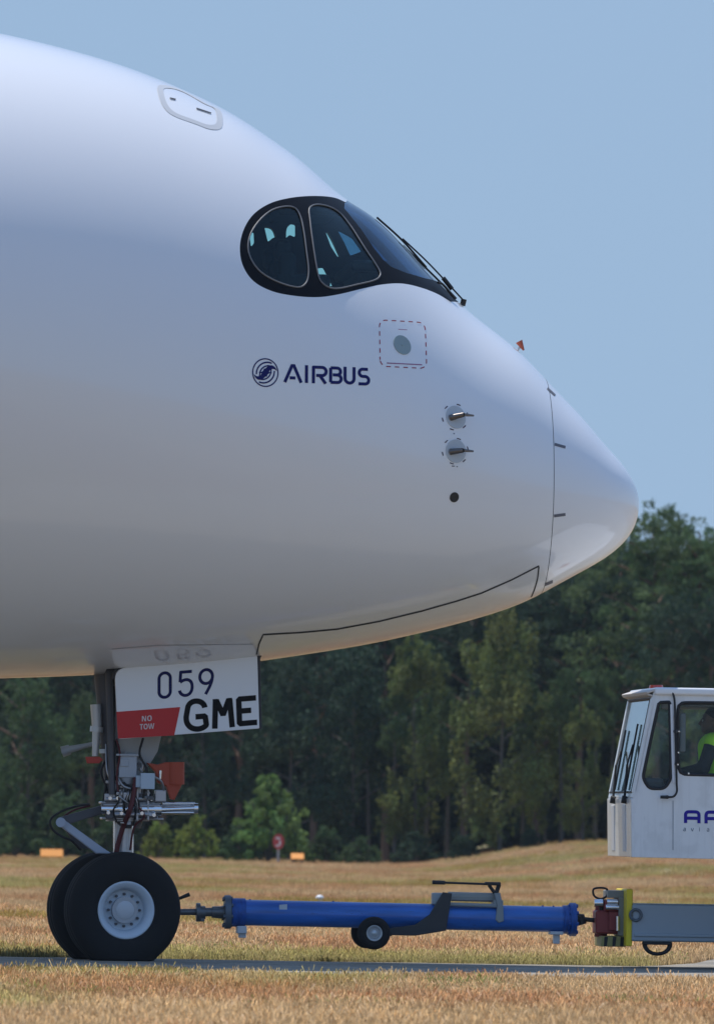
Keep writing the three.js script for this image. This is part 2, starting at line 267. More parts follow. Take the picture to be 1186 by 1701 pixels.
plant('pine', 'pineDark', 770, 960, 291, 1.0, 'pine_tree', 'dark pine between the two olive trees and behind them', pines);
plant('pine', 'pineDark', 640, 965, 292, 1.0, 'pine_tree', 'dark pine under the middle of the airliner belly', pines);
plant('pine', 'pineDark', 520, 965, 290, 1.0, 'pine_tree', 'dark pine just right of the gear door', pines);
plant('pine', 'pineDark', 395, 970, 292, 1.0, 'pine_tree', 'dark pine mostly hidden behind the gear door', pines);
plant('pine', 'pineDark', 270, 970, 291, 1.0, 'pine_tree', 'dark pine behind the orange bracket on the landing gear', pines);
plant('pine', 'pineDark', 150, 975, 292, 1.0, 'pine_tree', 'dark pine behind the upper landing gear strut', pines);
plant('pine', 'pineDark', 30, 975, 290, 1.0, 'pine_tree', 'leftmost dark pine behind the wood edge', pines);
plant('leafy', 'olive', 830, 1010, 277, 0.95, 'broadleaf_tree', 'tall drooping olive green tree below the nose of the airliner');
plant('leafy', 'olive', 690, 1052, 279, 0.85, 'broadleaf_tree', 'narrower olive green tree left of the tallest olive one');
plant('leafy', 'dark', 585, 1075, 281, 1.1, 'broadleaf_tree', 'dark green tree under the belly right of the gear door');
plant('leafy', 'dark', 480, 1090, 280, 1.1, 'broadleaf_tree', 'dark green tree standing behind the light round bush');
plant('leafy', 'olive', 968, 1170, 276, 0.95, 'broadleaf_tree', 'small olive tree just left of the tractor windscreen');
plant('leafy', 'olive', 905, 1150, 279, 1.0, 'broadleaf_tree', 'mid sized olive tree tucked right of the tallest olive one');
plant('leafy', 'olive', 1060, 1195, 275, 1.0, 'broadleaf_tree', 'small olive tree seen through the tractor quarter window');
plant('leafy', 'olive', 1160, 1165, 276, 1.0, 'broadleaf_tree', 'olive tree seen through the driver window behind the person');
plant('leafy', 'mid', 45, 1125, 276, 1.1, 'broadleaf_tree', 'green tree at the left edge of the photo');
plant('leafy', 'mid', 135, 1150, 278, 1.0, 'broadleaf_tree', 'green tree directly left of the landing gear strut');
plant('leafy', 'dark', 340, 1110, 280, 1.1, 'broadleaf_tree', 'dark tree in the gap right of the landing gear');
plant('leafy', 'dark', 235, 1130, 281, 1.0, 'broadleaf_tree', 'dark tree right behind the landing gear');
plant('shrub', 'fresh', 446, 1285, 270, 0.95, 'bush', 'large light green round bush left of the round red sign');
plant('shrub', 'yellow', 262, 1362, 269, 1.05, 'bush', 'small yellowish bush just above the nose wheel');
plant('shrub', 'yellow', 326, 1352, 269, 1.0, 'bush', 'yellow green bush right of the smaller yellowish one');
plant('shrub', 'mid', 108, 1312, 270, 1.2, 'bush', 'wide mid green bush behind the torque link');
plant('shrub', 'mid', 25, 1345, 270, 1.1, 'bush', 'low green bush at the left photo edge');
plant('shrub', 'mid', 180, 1360, 271, 1.2, 'bush', 'dull green bush behind the torque link and wheel');
plant('shrub', 'mid', 395, 1368, 270, 1.3, 'bush', 'low dull bush between the yellow bush and light round bush');
plant('shrub', 'mid', 540, 1370, 271, 1.2, 'bush', 'low green bush right of the round red sign');
plant('shrub', 'mid', 600, 1388, 270, 1.4, 'bush', 'lowest sprawling green bush above the middle of the tow bar');
plant('shrub', 'dark', 770, 1385, 276, 1.6, 'bush', 'dark low bush at the foot of the tall olive tree');
plant('shrub', 'dark', 690, 1380, 277, 1.6, 'bush', 'dark low bush under the narrower olive tree');
plant('shrub', 'dark', 880, 1375, 276, 1.5, 'bush', 'dark low bush where the grass bank starts to rise');
{ // the deep wood behind reads as one dark mass
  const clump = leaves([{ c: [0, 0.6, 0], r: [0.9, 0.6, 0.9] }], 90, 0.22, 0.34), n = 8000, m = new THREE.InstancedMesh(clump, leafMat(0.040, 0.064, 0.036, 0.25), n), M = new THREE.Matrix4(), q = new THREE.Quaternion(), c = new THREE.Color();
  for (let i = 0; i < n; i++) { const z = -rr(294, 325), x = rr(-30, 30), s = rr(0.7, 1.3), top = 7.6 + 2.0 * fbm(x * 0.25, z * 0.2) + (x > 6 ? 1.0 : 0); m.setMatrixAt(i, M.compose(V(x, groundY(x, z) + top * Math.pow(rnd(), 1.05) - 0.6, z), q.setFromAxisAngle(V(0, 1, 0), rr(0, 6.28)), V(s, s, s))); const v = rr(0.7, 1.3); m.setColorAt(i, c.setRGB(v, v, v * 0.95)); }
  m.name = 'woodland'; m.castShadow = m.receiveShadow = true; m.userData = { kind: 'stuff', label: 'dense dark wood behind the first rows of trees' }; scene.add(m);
  // bare stems in the shade under the crowns
  const tr = trunkOf(4.6, 0.075, 0, 0.8, 0.6, 0.05), geo = tr.geo;
  [[612, 281], [655, 279], [708, 282], [742, 280], [868, 279], [932, 278], [988, 279], [1012, 281]].forEach(([px, d], i) => {
    const p = atDepth(px, 1400, -d), o = thing('tree_trunk', ['pale thin trunk standing right of the sprawling low bush', 'pale trunk under the left side of the narrower olive tree', 'pale trunk under the right side of the narrower olive tree', 'thin trunk between the two tall olive trees', 'pale trunk just right of the tallest olive tree base', 'pale trunk below the mid sized olive tree', 'pale trunk beside the small olive tree by the tractor', 'rightmost bare trunk right beside the tractor bumper'][i], 'tree', [p.x, groundY(p.x, -d) - 0.02, -d], i * 1.3, 'bare trunks in the shade below the crowns');
    mesh('trunk', geo, paleBark, o);
    const cr = forms.leafy[i % 3].crown, k = mesh('crown', cr, tones.mid, o); k.scale.set(0.35, 0.3, 0.35); k.position.y = 3.2;
  });
}

// ---------------------------------------------------------------- airliner
const YAW = 5 * Math.PI / 180, STEER = 9.5 * Math.PI / 180;
const W1 = atDepth(203, 1512, -DIST), gearAt = W1.clone().sub(V(0, 0, 0.36).applyAxisAngle(V(0, 1, 0), YAW + STEER));
const jet = thing('airliner', 'white airliner nose with black rimmed cockpit windows, parked on its nose gear', 'airliner', [gearAt.x, 0, gearAt.z], YAW);
const F = measure(jet);
const white = phys([0.80, 0.80, 0.80], 0.38, { clearcoat: 1, clearcoatRoughness: 0.09 });
const radomeWhite = phys([0.79, 0.79, 0.795], 0.40, { clearcoat: 1, clearcoatRoughness: 0.05 });
const dark = std([0.02, 0.02, 0.022], 0.8), lining = std([0.10, 0.10, 0.09], 0.8), blackPaint = phys([0.005, 0.005, 0.007], 0.5, { specularIntensity: 0.25 });
const grey = std([0.42, 0.43, 0.45], 0.45, 0.1), paleGrey = std([0.55, 0.57, 0.60], 0.42), darkGrey = std([0.09, 0.09, 0.10], 0.6), chrome = std([0.75, 0.76, 0.78], 0.18, 1), steel = std([0.38, 0.38, 0.39], 0.4, 0.85), rubber = std([0.011, 0.011, 0.012], 0.9), hose = std([0.014, 0.013, 0.014], 0.6), redPaint = std([0.52, 0.02, 0.02], 0.5), orangeRed = std([0.40, 0.065, 0.028], 0.65), maroon = std([0.10, 0.018, 0.02], 0.65);
const X0 = F(1061, 838).x;
const rad = (px) => Math.sqrt(Math.max(0, X0 - F(px, 838).x));
const topPts = [[1061, 838], [1050, 799], [1030, 769], [1000, 736], [960, 690], [916, 645], [850, 579], [765, 512], [680, 428], [600, 353], [560, 328], [490, 269], [440, 233], [380, 194], [300, 154], [200, 114], [100, 84], [0, 60], [-150, 34], [-400, 18], [-900, 10], [-2600, 0]];
const botPts = [[1061, 838], [1050, 883], [1030, 908], [1000, 931], [960, 954], [920, 976], [880, 997], [800, 1026], [700, 1052], [600, 1073], [500, 1089], [400, 1103], [250, 1116], [100, 1124], [-50, 1128], [-400, 1131], [-900, 1133], [-2600, 1145]];
const yOf = (p) => F(Math.max(p[0], -300), p[1]).y;
const topS = spline(topPts.map((p) => rad(p[0])), topPts.map(yOf)), botS = spline(botPts.map((p) => rad(p[0])), botPts.map(yOf));
const widS = spline([0, 0.05, 0.17, 0.36, 0.8, 1.5, 3, 4.5, 6, 8, 10, 14, 22].map(Math.sqrt), [0, 0.235, 0.44, 0.645, 0.985, 1.39, 2.04, 2.48, 2.77, 2.95, 2.98, 2.98, 2.98]);
const midPts = [[0, 838], [0.3, 832], [0.8, 818], [2, 772], [3.5, 712], [5, 655], [6.5, 610], [9, 580], [22, 575]];
const midS = spline(midPts.map((p) => Math.sqrt(p[0])), midPts.map((p) => F(Math.max(-300, 1061 - PXM * p[0]), p[1]).y));
const section = (s) => { const r = Math.sqrt(Math.max(0, Math.min(22, s))); return { t: topS(r), b: botS(r), w: widS(r), m: midS(r) }; };
function hullRaw(s, th) { const q = section(s), k = Math.sin(th); return V(X0 - s, q.m + (k > 0 ? q.t - q.m : q.m - q.b) * k, q.w * Math.cos(th)); }
function hullNormal(s, th) {
  if (s < 1e-4) return V(1, 0, 0);
  const e = Math.min(0.01, s * 0.1), a = hullRaw(s + e, th).sub(hullRaw(s - e, th)), b = hullRaw(s, th + 0.01).sub(hullRaw(s, th - 0.01));
  return b.cross(a).normalize();
}
const hull = (s, th, off = 0) => off ? hullRaw(s, th).addScaledVector(hullNormal(s, th), off) : hullRaw(s, th);
const sideTheta = (x, y) => { const q = section(X0 - x), k = y > q.m ? (y - q.m) / (q.t - q.m) : (y - q.m) / (q.m - q.b); return Math.asin(Math.max(-1, Math.min(1, k))); };
const skin = (x, y, off = 0) => hull(X0 - x, sideTheta(x, y), off);   // point of the near side at station x, height y
function seen(px, py) {                                    // where a line of sight meets the near side; null beside the hull
  const q = (z) => { const p = F(px, py, z), st = X0 - p.x; if (st <= 0) return 9; const c = section(st); if (p.y >= c.t || p.y <= c.b) return 9; return z - hullRaw(st, sideTheta(p.x, p.y)).z; };
  let z = 3.2; while (z > -0.4 && q(z) > 0) z -= 0.02; if (z <= -0.4) return null;
  let a = z, b = z + 0.02; for (let i = 0; i < 24; i++) { const m = (a + b) / 2; if (q(m) > 0) b = m; else a = m; } return F(px, py, a);
}
const onSkin = (px, py) => { for (let k = 0; k < 30; k++) { const p = seen(px, py + k) ?? seen(px, py - k); if (p) return p; } return F(px, py, 0); };
function shell(ss, nt, o0, o1, t0 = 0, t1 = 2 * Math.PI) {
  const pos = [], nor = [], idx = [], n = ss.length, N = nt;
  for (const off of [o0, o1]) for (const s of ss) for (let j = 0; j < N; j++) { const th = t0 + (t1 - t0) * j / N, nn = hullNormal(s, th), p = hullRaw(s, th).addScaledVector(nn, off); pos.push(p.x, p.y, p.z); if (off === o1) nn.negate(); nor.push(nn.x, nn.y, nn.z); }
  const o = (i, j) => i * N + (j % N), q = (i, j) => n * N + i * N + (j % N);
  for (let i = 0; i < n - 1; i++) for (let j = 0; j < N; j++) idx.push(o(i, j), o(i, j + 1), o(i + 1, j), o(i, j + 1), o(i + 1, j + 1), o(i + 1, j));
  const outer = idx.length;
  for (let i = 0; i < n - 1; i++) for (let j = 0; j < N; j++) idx.push(q(i, j), q(i + 1, j), q(i, j + 1), q(i, j + 1), q(i + 1, j), q(i + 1, j + 1));
  for (let j = 0; j < N; j++) { idx.push(o(0, j + 1), o(0, j), q(0, j), o(0, j + 1), q(0, j), q(0, j + 1)); idx.push(o(n - 1, j), o(n - 1, j + 1), q(n - 1, j + 1), o(n - 1, j), q(n - 1, j + 1), q(n - 1, j)); }
  const g = new THREE.BufferGeometry(); g.setAttribute('position', new THREE.Float32BufferAttribute(pos, 3)); g.setAttribute('normal', new THREE.Float32BufferAttribute(nor, 3)); g.setIndex(idx); g.addGroup(0, outer, 0); g.addGroup(outer, idx.length - outer, 1); return g;
}
const ev = new Evaluator(); ev.attributes = ['position', 'normal']; ev.useGroups = true;
const brush = (g, m) => { const b = new Brush(g, m); b.updateMatrixWorld(true); return b; };
function prism(px, z0, z1, m) { const s = poly(px.map(([x, y]) => seen(x, y) ?? F(x, y, 0))), g = new THREE.ExtrudeGeometry(s, { depth: z1 - z0, bevelEnabled: false }).translate(0, 0, z0); g.deleteAttribute('uv'); g.clearGroups(); return brush(g, m); }
const cut = (a, b) => ev.evaluate(a, b, SUBTRACTION), common = (a, b) => ev.evaluate(a, b, INTERSECTION);
// stations: close together round the nose, wider aft
const stations = (a, b, n) => Array.from({ length: n + 1 }, (_, i) => Math.pow(Math.sqrt(a) + (Math.sqrt(b) - Math.sqrt(a)) * i / n, 2));
const JOINT = 0.90;
const maskPx = curvePoly([[399, 408], [405, 380], [421, 355], [448, 337], [485, 328], [525, 326], [556, 329]], 40).length && (() => {
  const left = new THREE.CatmullRomCurve3([[574, 336], [560, 329.5], [545, 326.5], [515, 325.5], [480, 329], [448, 338], [421, 356], [405, 381], [398.5, 410], [403, 440], [420, 466], [450, 483], [490, 491.5], [530, 493.5], [562, 489], [600, 480], [635, 472.5], [668, 471], [700, 478], [728, 489], [748, 501]].map(([x, y]) => V(x, y, 0)), false, 'centripetal').getSpacedPoints(90).map((p) => [p.x, p.y]);
  return [...left, [800, 500], [760, 380], [640, 270]];
})();
const aftWindowPx = curvePoly([[479, 343], [491, 346.5], [499, 360], [504, 381], [509, 417], [512.5, 452], [509, 469], [500, 476.5], [486, 476], [454, 465], [430, 449], [415.5, 427], [412, 408], [417, 387], [433, 364], [454, 348]], 60);
const sideWindowPx = curvePoly([[514, 346], [522, 340.5], [540, 341.5], [561, 351], [579, 371], [606.5, 413], [627, 444], [632, 455], [627, 463], [592, 473], [557, 479.5], [543, 476], [532, 466], [527, 449], [521, 413], [515, 367]], 60);
const screenPx = [[572, 346], [585, 362], [600, 381], [621, 412], [636, 431], [650, 443], [674, 453], [705, 462], [722, 466], [780, 470], [740, 370], [590, 250]];
const mats2 = [white, lining];
let body = brush(shell(stations(JOINT + 0.006, 22, 150), 132, 0, -0.055), mats2);
const inside = lining;
body = cut(body, prism(maskPx, -4, 4, inside));
{ // nose gear bay
  const a = F(172, 1108), b = F(428, 1108), g = new THREE.BoxGeometry(b.x - a.x, 1.5, 0.92).translate((a.x + b.x) / 2, a.y, 0); g.deleteAttribute('uv'); g.clearGroups();
  body = cut(body, brush(g, inside));
}
mesh('fuselage', body.geometry, body.material, jet);
const ckRange = () => stations(1.35, 4.1, 64);
let maskB = common(brush(shell(ckRange(), 132, 0, -0.045), [blackPaint, dark]), prism(maskPx, -4, 4, blackPaint));
for (const [p, a, b] of [[aftWindowPx, -4, 4], [sideWindowPx, -4, 4], [screenPx, 0.035, 4], [screenPx, -4, -0.035]]) maskB = cut(maskB, prism(p, a, b, blackPaint));
mesh('cockpit_surround', maskB.geometry, maskB.material, jet);
const glass = phys([0.84, 0.97, 0.94], 0.0, { specularIntensity: 0.45, transmission: 1, thickness: 0, ior: 1.5 }), screenGlass = phys([0.34, 0.50, 0.63], 0.0, { transmission: 1, thickness: 0, ior: 1.5 });
const frameGrey = std([0.16, 0.16, 0.165], 0.5, 0.2);
for (const [name, p, a, b] of [['side_window', aftWindowPx, 0, 4], ['side_window', aftWindowPx, -4, 0], ['side_window', sideWindowPx, 0, 4], ['side_window', sideWindowPx, -4, 0], ['windscreen', screenPx, 0.035, 4], ['windscreen', screenPx, -4, -0.035]]) {
  const g = common(brush(shell(ckRange(), 132, -0.004, -0.010), [glass, glass]), prism(p, a, b, glass));
  const w = mesh(name, g.geometry, name === 'windscreen' ? screenGlass : glass, jet);
  if (name === 'side_window') { const sgn = a < 0 ? -1 : 1, pts = p.map(([x, y]) => { const l = onSkin(x, y), k = skin(l.x, l.y, 0.002); k.z *= sgn; return k; }); mesh('window_frame', tube(pts, 0.0075, 120, true), frameGrey, w); }
}
// flight deck inside
{
  // bulkhead and floor follow the inside of the hull; seats and consoles stand on the floor
  const inset = 0.09, wall = (px) => { const x = F(px, 450).x, pts = []; for (let k = 0; k < 48; k++) { const p = hull(X0 - x, k / 48 * 2 * Math.PI, -inset); pts.push(new THREE.Vector2(p.z, p.y)); } return new THREE.ExtrudeGeometry(new THREE.Shape(pts), { depth: 0.03, bevelEnabled: false }).rotateY(-Math.PI / 2).translate(x, 0, 0); };
  mesh('bulkhead', wall(385), dark, jet);
  const fy = F(560, 545).y, fl = [], xs = Array.from({ length: 14 }, (_, k) => F(385 + k * 30, 545).x);
  for (const x of xs) fl.push(new THREE.Vector2(x, Math.max(0.05, skin(x, fy).z - inset)));
  for (const x of xs.slice().reverse()) fl.push(new THREE.Vector2(x, -Math.max(0.05, skin(x, fy).z - inset)));
  mesh('flight_deck_floor', new THREE.ExtrudeGeometry(new THREE.Shape(fl), { depth: 0.03, bevelEnabled: false }).rotateX(Math.PI / 2).translate(0, fy, 0), dark, jet);
  const at = (px, py, z) => F(px, py, z);
  for (const sg of [1, -1]) {
    const p = at(474, 455, 0.6), q = at(468, 417, 0.6), r = at(500, 470, 0.6);
    mesh('pilot_seat', [box(0.16, 0.62, 0.52, p.x, p.y - 0.12, 0.6 * sg, 0.06), box(0.14, 0.2, 0.34, q.x, q.y, 0.6 * sg, 0.05), box(0.5, 0.14, 0.52, r.x, r.y, 0.6 * sg, 0.05), box(0.2, r.y - fy, 0.3, r.x, (r.y + fy) / 2, 0.6 * sg, 0.03)], std([0.012, 0.014, 0.022], 0.9), jet);
  }
  const g0 = at(606, 452, 0), o0 = at(505, 352, 0);
  mesh('glareshield', [box(0.42, 0.10, 1.9, g0.x, g0.y, 0, 0.05), box(0.3, g0.y - fy, 1.6, g0.x + 0.02, (g0.y + fy) / 2, 0, 0.03)], dark, jet);
  mesh('centre_console', [box(0.9, 0.35, 0.42, at(540, 505, 0).x, fy + 0.2, 0, 0.04)], dark, jet);
  mesh('overhead_panel', [box(0.55, 0.1, 1.1, o0.x, o0.y - 0.02, 0, 0.03)], dark, jet);
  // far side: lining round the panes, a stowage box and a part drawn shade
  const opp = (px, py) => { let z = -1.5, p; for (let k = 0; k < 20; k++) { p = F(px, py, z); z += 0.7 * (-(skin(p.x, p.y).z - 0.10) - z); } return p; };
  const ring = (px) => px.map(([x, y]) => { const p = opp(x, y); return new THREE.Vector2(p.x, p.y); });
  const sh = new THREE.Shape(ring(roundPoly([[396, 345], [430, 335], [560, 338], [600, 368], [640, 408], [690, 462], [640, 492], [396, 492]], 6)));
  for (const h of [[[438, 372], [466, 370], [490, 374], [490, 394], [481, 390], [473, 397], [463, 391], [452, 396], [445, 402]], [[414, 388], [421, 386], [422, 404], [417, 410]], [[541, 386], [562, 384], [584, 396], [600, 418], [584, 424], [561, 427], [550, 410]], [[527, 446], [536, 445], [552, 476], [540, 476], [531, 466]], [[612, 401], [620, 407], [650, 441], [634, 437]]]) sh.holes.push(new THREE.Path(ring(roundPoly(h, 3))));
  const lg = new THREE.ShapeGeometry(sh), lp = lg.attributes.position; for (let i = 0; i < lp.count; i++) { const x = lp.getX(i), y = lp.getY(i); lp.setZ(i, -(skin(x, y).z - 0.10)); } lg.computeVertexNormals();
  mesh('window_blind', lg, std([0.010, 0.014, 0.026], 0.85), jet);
}
// radome, its lightning strips and the seams
{
  const g = shell(stations(0, JOINT, 46), 132, 0, -0.012);
  mesh('radome', g, [radomeWhite, dark], jet);
  mesh('radome_seal', shell([JOINT - 0.03, JOINT + 0.03], 132, -0.007, -0.013), [dark, dark], jet);
  const ribbon = (pts, w, off, mat, name) => {               // a narrow strip that follows the skin
    const P = pts.map(([px, py]) => onSkin(px, py)), c = new THREE.CatmullRomCurve3(P.map((p) => V(p.x, p.y, 0)), false, 'centripetal'), n = 8 * P.length, ps = pts.length < 3 ? c.getSpacedPoints(n) : P.flatMap((p, i) => i < P.length - 1 ? Array.from({ length: 8 }, (_, k) => p.clone().lerp(P[i + 1], k / 8)) : [p]);
    const pos = [], idx = [];
    ps.forEach((p, i) => { const a = ps[Math.max(0, i - 1)], b = ps[Math.min(ps.length - 1, i + 1)], dx = b.x - a.x, dy = b.y - a.y, l = Math.hypot(dx, dy) || 1; for (const sg of [1, -1]) { const q = skin(p.x - dy / l * w * sg / 2, p.y + dx / l * w * sg / 2, off); pos.push(q.x, q.y, q.z); } if (i) idx.push(2 * i - 2, 2 * i - 1, 2 * i, 2 * i - 1, 2 * i + 1, 2 * i); });
    const g = new THREE.BufferGeometry(); g.setAttribute('position', new THREE.Float32BufferAttribute(pos, 3)); g.setIndex(idx); g.computeVertexNormals();
    return mesh(name, g, mat, jet);
  };
  const strip = std([0.13, 0.13, 0.15], 0.6);
  for (const p of [[[921, 738], [939, 743]], [[920, 857], [939, 854.5]], [[905, 971], [918, 966]], [[909, 645], [922, 657]]]) ribbon(p, 0.026, 0.003, strip, 'lightning_strip');
  ribbon([[426, 1087], [430, 1070], [437, 1054], [500, 1050.5], [560, 1045], [630, 1032], [700, 1015], [760, 998], [800, 985], [850, 963], [895, 940], [893, 960], [888, 978], [882, 992]], 0.014, 0.002, std([0.03, 0.03, 0.035], 0.7), 'panel_seam');
  const fine = std([0.44, 0.45, 0.48], 0.5);
  ribbon([[186, 1078], [260, 1072], [420, 1070]], 0.006, 0.002, fine, 'panel_seam');
}
// prints and fittings on the skin
function decal(name, x0, y0, x1, y1, mat, n = 24, off = 0.0025) {   // a film laid on the skin from station and height
  const pos = [], uv = [], idx = [], nor = [];
  for (let j = 0; j <= n; j++) for (let i = 0; i <= n; i++) { const x = x0 + (x1 - x0) * i / n, y = y0 + (y1 - y0) * j / n, th = sideTheta(x, y), p = hull(X0 - x, th, off), q = hullNormal(X0 - x, th); pos.push(p.x, p.y, p.z); nor.push(q.x, q.y, q.z); uv.push(i / n, 1 - j / n); }
  for (let j = 0; j < n; j++) for (let i = 0; i < n; i++) { const a = j * (n + 1) + i; idx.push(a, a + n + 1, a + 1, a + 1, a + n + 1, a + n + 2); }
  const g = new THREE.BufferGeometry(); g.setAttribute('position', new THREE.Float32BufferAttribute(pos, 3)); g.setAttribute('normal', new THREE.Float32BufferAttribute(nor, 3)); g.setAttribute('uv', new THREE.Float32BufferAttribute(uv, 2)); g.setIndex(idx);
  return mesh(name, g, mat, jet);
}
function decalPx(name, px0, py0, px1, py1, mat, off) { const a = onSkin((px0 + px1) / 2, (py0 + py1) / 2), l = onSkin(px0, (py0 + py1) / 2), r = onSkin(px1, (py0 + py1) / 2), t = onSkin((px0 + px1) / 2, py0), b = onSkin((px0 + px1) / 2, py1); return decal(name, l.x, t.y, r.x, b.y, mat, 24, off); }
const NAVY = '#15195c';
decalPx('lettering', 466, 600, 616, 644, print(1200, 352, (c) => {
  c.strokeStyle = c.fillStyle = NAVY; const u = 8, T = (v) => v * u; c.lineWidth = 41; c.lineJoin = 'round';
  const y0 = 70, y1 = 296, yb = 300, yt = 64, line = (...p) => { c.beginPath(); p.forEach(([x, y], i) => i ? c.lineTo(x, y) : c.moveTo(x, y)); c.stroke(); };
  c.lineJoin = 'miter';
  line([56, 300], [150, 78], [176, 78], [272, 300]); line([120, 240], [196, 240]);                       // A
  line([342, yt], [342, yb]);                                                                              // I
  c.lineJoin = 'round'; line([434, yb], [434, 86], [560, 86]); c.beginPath(); c.arc(548, 140, 54, -Math.PI / 2, Math.PI / 2); c.stroke(); line([470, 194], [552, 194]); line([520, 196], [596, 300]);   // R
  line([662, 86], [662, 278]); c.beginPath(); c.moveTo(662, 86); c.lineTo(748, 86); c.arc(748, 132, 46, -Math.PI / 2, Math.PI / 2); c.lineTo(690, 178); c.moveTo(748, 178); c.arc(752, 228, 50, -Math.PI / 2, Math.PI / 2); c.lineTo(662, 278); c.stroke();   // B
  c.beginPath(); c.moveTo(854, yt); c.lineTo(854, 218); c.arc(914, 218, 60, Math.PI, 0, true); c.lineTo(974, yt); c.stroke();   // U
  c.beginPath(); c.moveTo(1160, 86); c.lineTo(1092, 86); c.arc(1092, 134, 48, -Math.PI / 2, Math.PI / 2, true); c.lineTo(1120, 182); c.arc(1120, 232, 50, -Math.PI / 2, Math.PI / 2); c.lineTo(1034, 282); c.stroke();   // S
}));
decalPx('emblem', 417, 593, 464.5, 645, print(512, 560, (c) => {
  c.strokeStyle = c.fillStyle = NAVY; c.translate(256, 280); c.scale(1, 1.09); c.lineWidth = 20; c.beginPath(); c.arc(0, 0, 226, 0, 7); c.stroke();
  c.beginPath(); c.arc(0, 0, 214, 0, 7); c.clip();
  for (const s of [0, Math.PI]) {                            // two sets of sweeping bands that meet in a bold S
    c.save(); c.rotate(s);
    for (let k = 0; k < 4; k++) { c.lineWidth = 24 - k; c.beginPath(); c.ellipse(40 + k * 16, 20 + k * 14, 200 - k * 44, 190 - k * 42, 0, Math.PI * 0.98, Math.PI * 1.62); c.stroke(); }
    c.beginPath(); c.moveTo(-205, 30); c.bezierCurveTo(-150, 90, -70, 70, 0, -10); c.bezierCurveTo(30, -50, 60, -75, 100, -80); c.lineTo(70, -20); c.bezierCurveTo(20, 60, -60, 140, -130, 120); c.bezierCurveTo(-170, 105, -200, 70, -205, 30); c.fill(); c.restore();
  }
}));
decalPx('marking', 626, 528, 712, 617, print(688, 712, (c) => {
  c.strokeStyle = '#a01a3c'; c.lineWidth = 12; c.lineCap = 'round'; c.setLineDash([50, 62]); c.lineDashOffset = 20; c.beginPath(); c.roundRect(38, 46, 612, 612, 90); c.stroke(); c.setLineDash([]);
  c.strokeStyle = 'rgba(160,90,130,.8)'; c.lineWidth = 14; c.setLineDash([10, 6]); c.beginPath(); c.moveTo(130, 612); c.lineTo(590, 612); c.stroke(); c.lineWidth = 8; c.beginPath(); c.moveTo(290, 158); c.lineTo(400, 158); c.stroke();
}));
const local = (px, py, off = 0) => { const p = onSkin(px, py); return skin(p.x, p.y, off); };
const lay = (g, px, py, off = 0) => { const p = onSkin(px, py), n = hullNormal(X0 - p.x, sideTheta(p.x, p.y)), q = skin(p.x, p.y, off); g.applyQuaternion(new THREE.Quaternion().setFromUnitVectors(V(0, 0, 1), n)); return g.translate(q.x, q.y, q.z); };
const disc = (r, d, px, py, off = 0) => lay(new THREE.CylinderGeometry(r, r, d, 36).rotateX(Math.PI / 2), px, py, off);
mesh('static_port', [disc(0.094, 0.010, 668, 573), disc(0.012, 0.016, 668, 573)], std([0.27, 0.34, 0.34], 0.5), jet);
mesh('sensor_port', [disc(0.046, 0.008, 754.5, 826)], std([0.012, 0.012, 0.014], 0.5), jet);
for (const [px, py] of [[757, 693], [757, 749.5]]) {
  decalPx('marking', px - 26, py - 28, px + 26, py + 28, print(416, 448, (c) => { c.strokeStyle = '#3a1f3c'; c.lineWidth = 13; c.translate(200, 224); for (let k = 0; k < 6; k++) { c.beginPath(); const a = k * Math.PI / 3 - 0.25; c.arc(0, 0, 172, a - 0.15, a + 0.15); c.stroke(); } }));
  const plateP = mesh('probe_plate', [disc(0.106, 0.008, px, py)], std([0.48, 0.52, 0.55], 0.5), jet);
  const p = (x, y, o) => local(px + x, py + y, o);
  mesh('pitot_probe', [rod(p(-9, 1, 0.0), p(3, 0, 0.10), 0.030, 0.022), rod(p(3, 0, 0.10), p(20, 1.5, 0.09), 0.016, 0.009)], std([0.16, 0.14, 0.13], 0.35, 0.7), jet);
}
decalPx('marking', 735, 716, 775, 780, print(256, 410, (c) => { c.fillStyle = 'rgba(50,50,90,.7)'; for (const [x, y, w] of [[112, 22, 16], [100, 368, 30], [150, 372, 14]]) c.fillRect(x, y, w, 12); }));
// escape hatch on the crown
{
  const c = [[262, 142], [278, 141], [300, 148], [345, 172], [364, 181], [370, 200], [367, 212], [352, 214], [325, 205], [280, 186], [268, 170]];
  const P = c.map(([x, y]) => { const p = onSkin(x, y + 1.5), th = sideTheta(p.x, p.y); return [p.x, th]; });
  const ring = new THREE.CatmullRomCurve3(P.map(([x, t]) => V(x, t, 0)), true, 'centripetal').getSpacedPoints(90).slice(0, 90), cx = ring.reduce((s, p) => s + p.x, 0) / 90, ct = ring.reduce((s, p) => s + p.y, 0) / 90;
  const pos = [], idx = []; ring.forEach((p, i) => { for (const k of [1, 0.82]) { const q = hull(X0 - (cx + (p.x - cx) * k), ct + (p.y - ct) * k, 0.003); pos.push(q.x, q.y, q.z); } const a = 2 * i, b = 2 * ((i + 1) % 90); idx.push(a, b, a + 1, a + 1, b, b + 1); });
  const g = new THREE.BufferGeometry(); g.setAttribute('position', new THREE.Float32BufferAttribute(pos, 3)); g.setIndex(idx); g.computeVertexNormals();
  mesh('escape_hatch', g, std([0.52, 0.53, 0.54], 0.45), jet);
  const s = (x, y) => local(x, y, 0.008);
  for (const [p, q] of [[s(326, 181), s(350, 189)], [s(282, 164), s(291, 166)]]) mesh('hatch_handle', [rod(p, q, 0.007)], std([0.25, 0.25, 0.26], 0.4), jet);
}
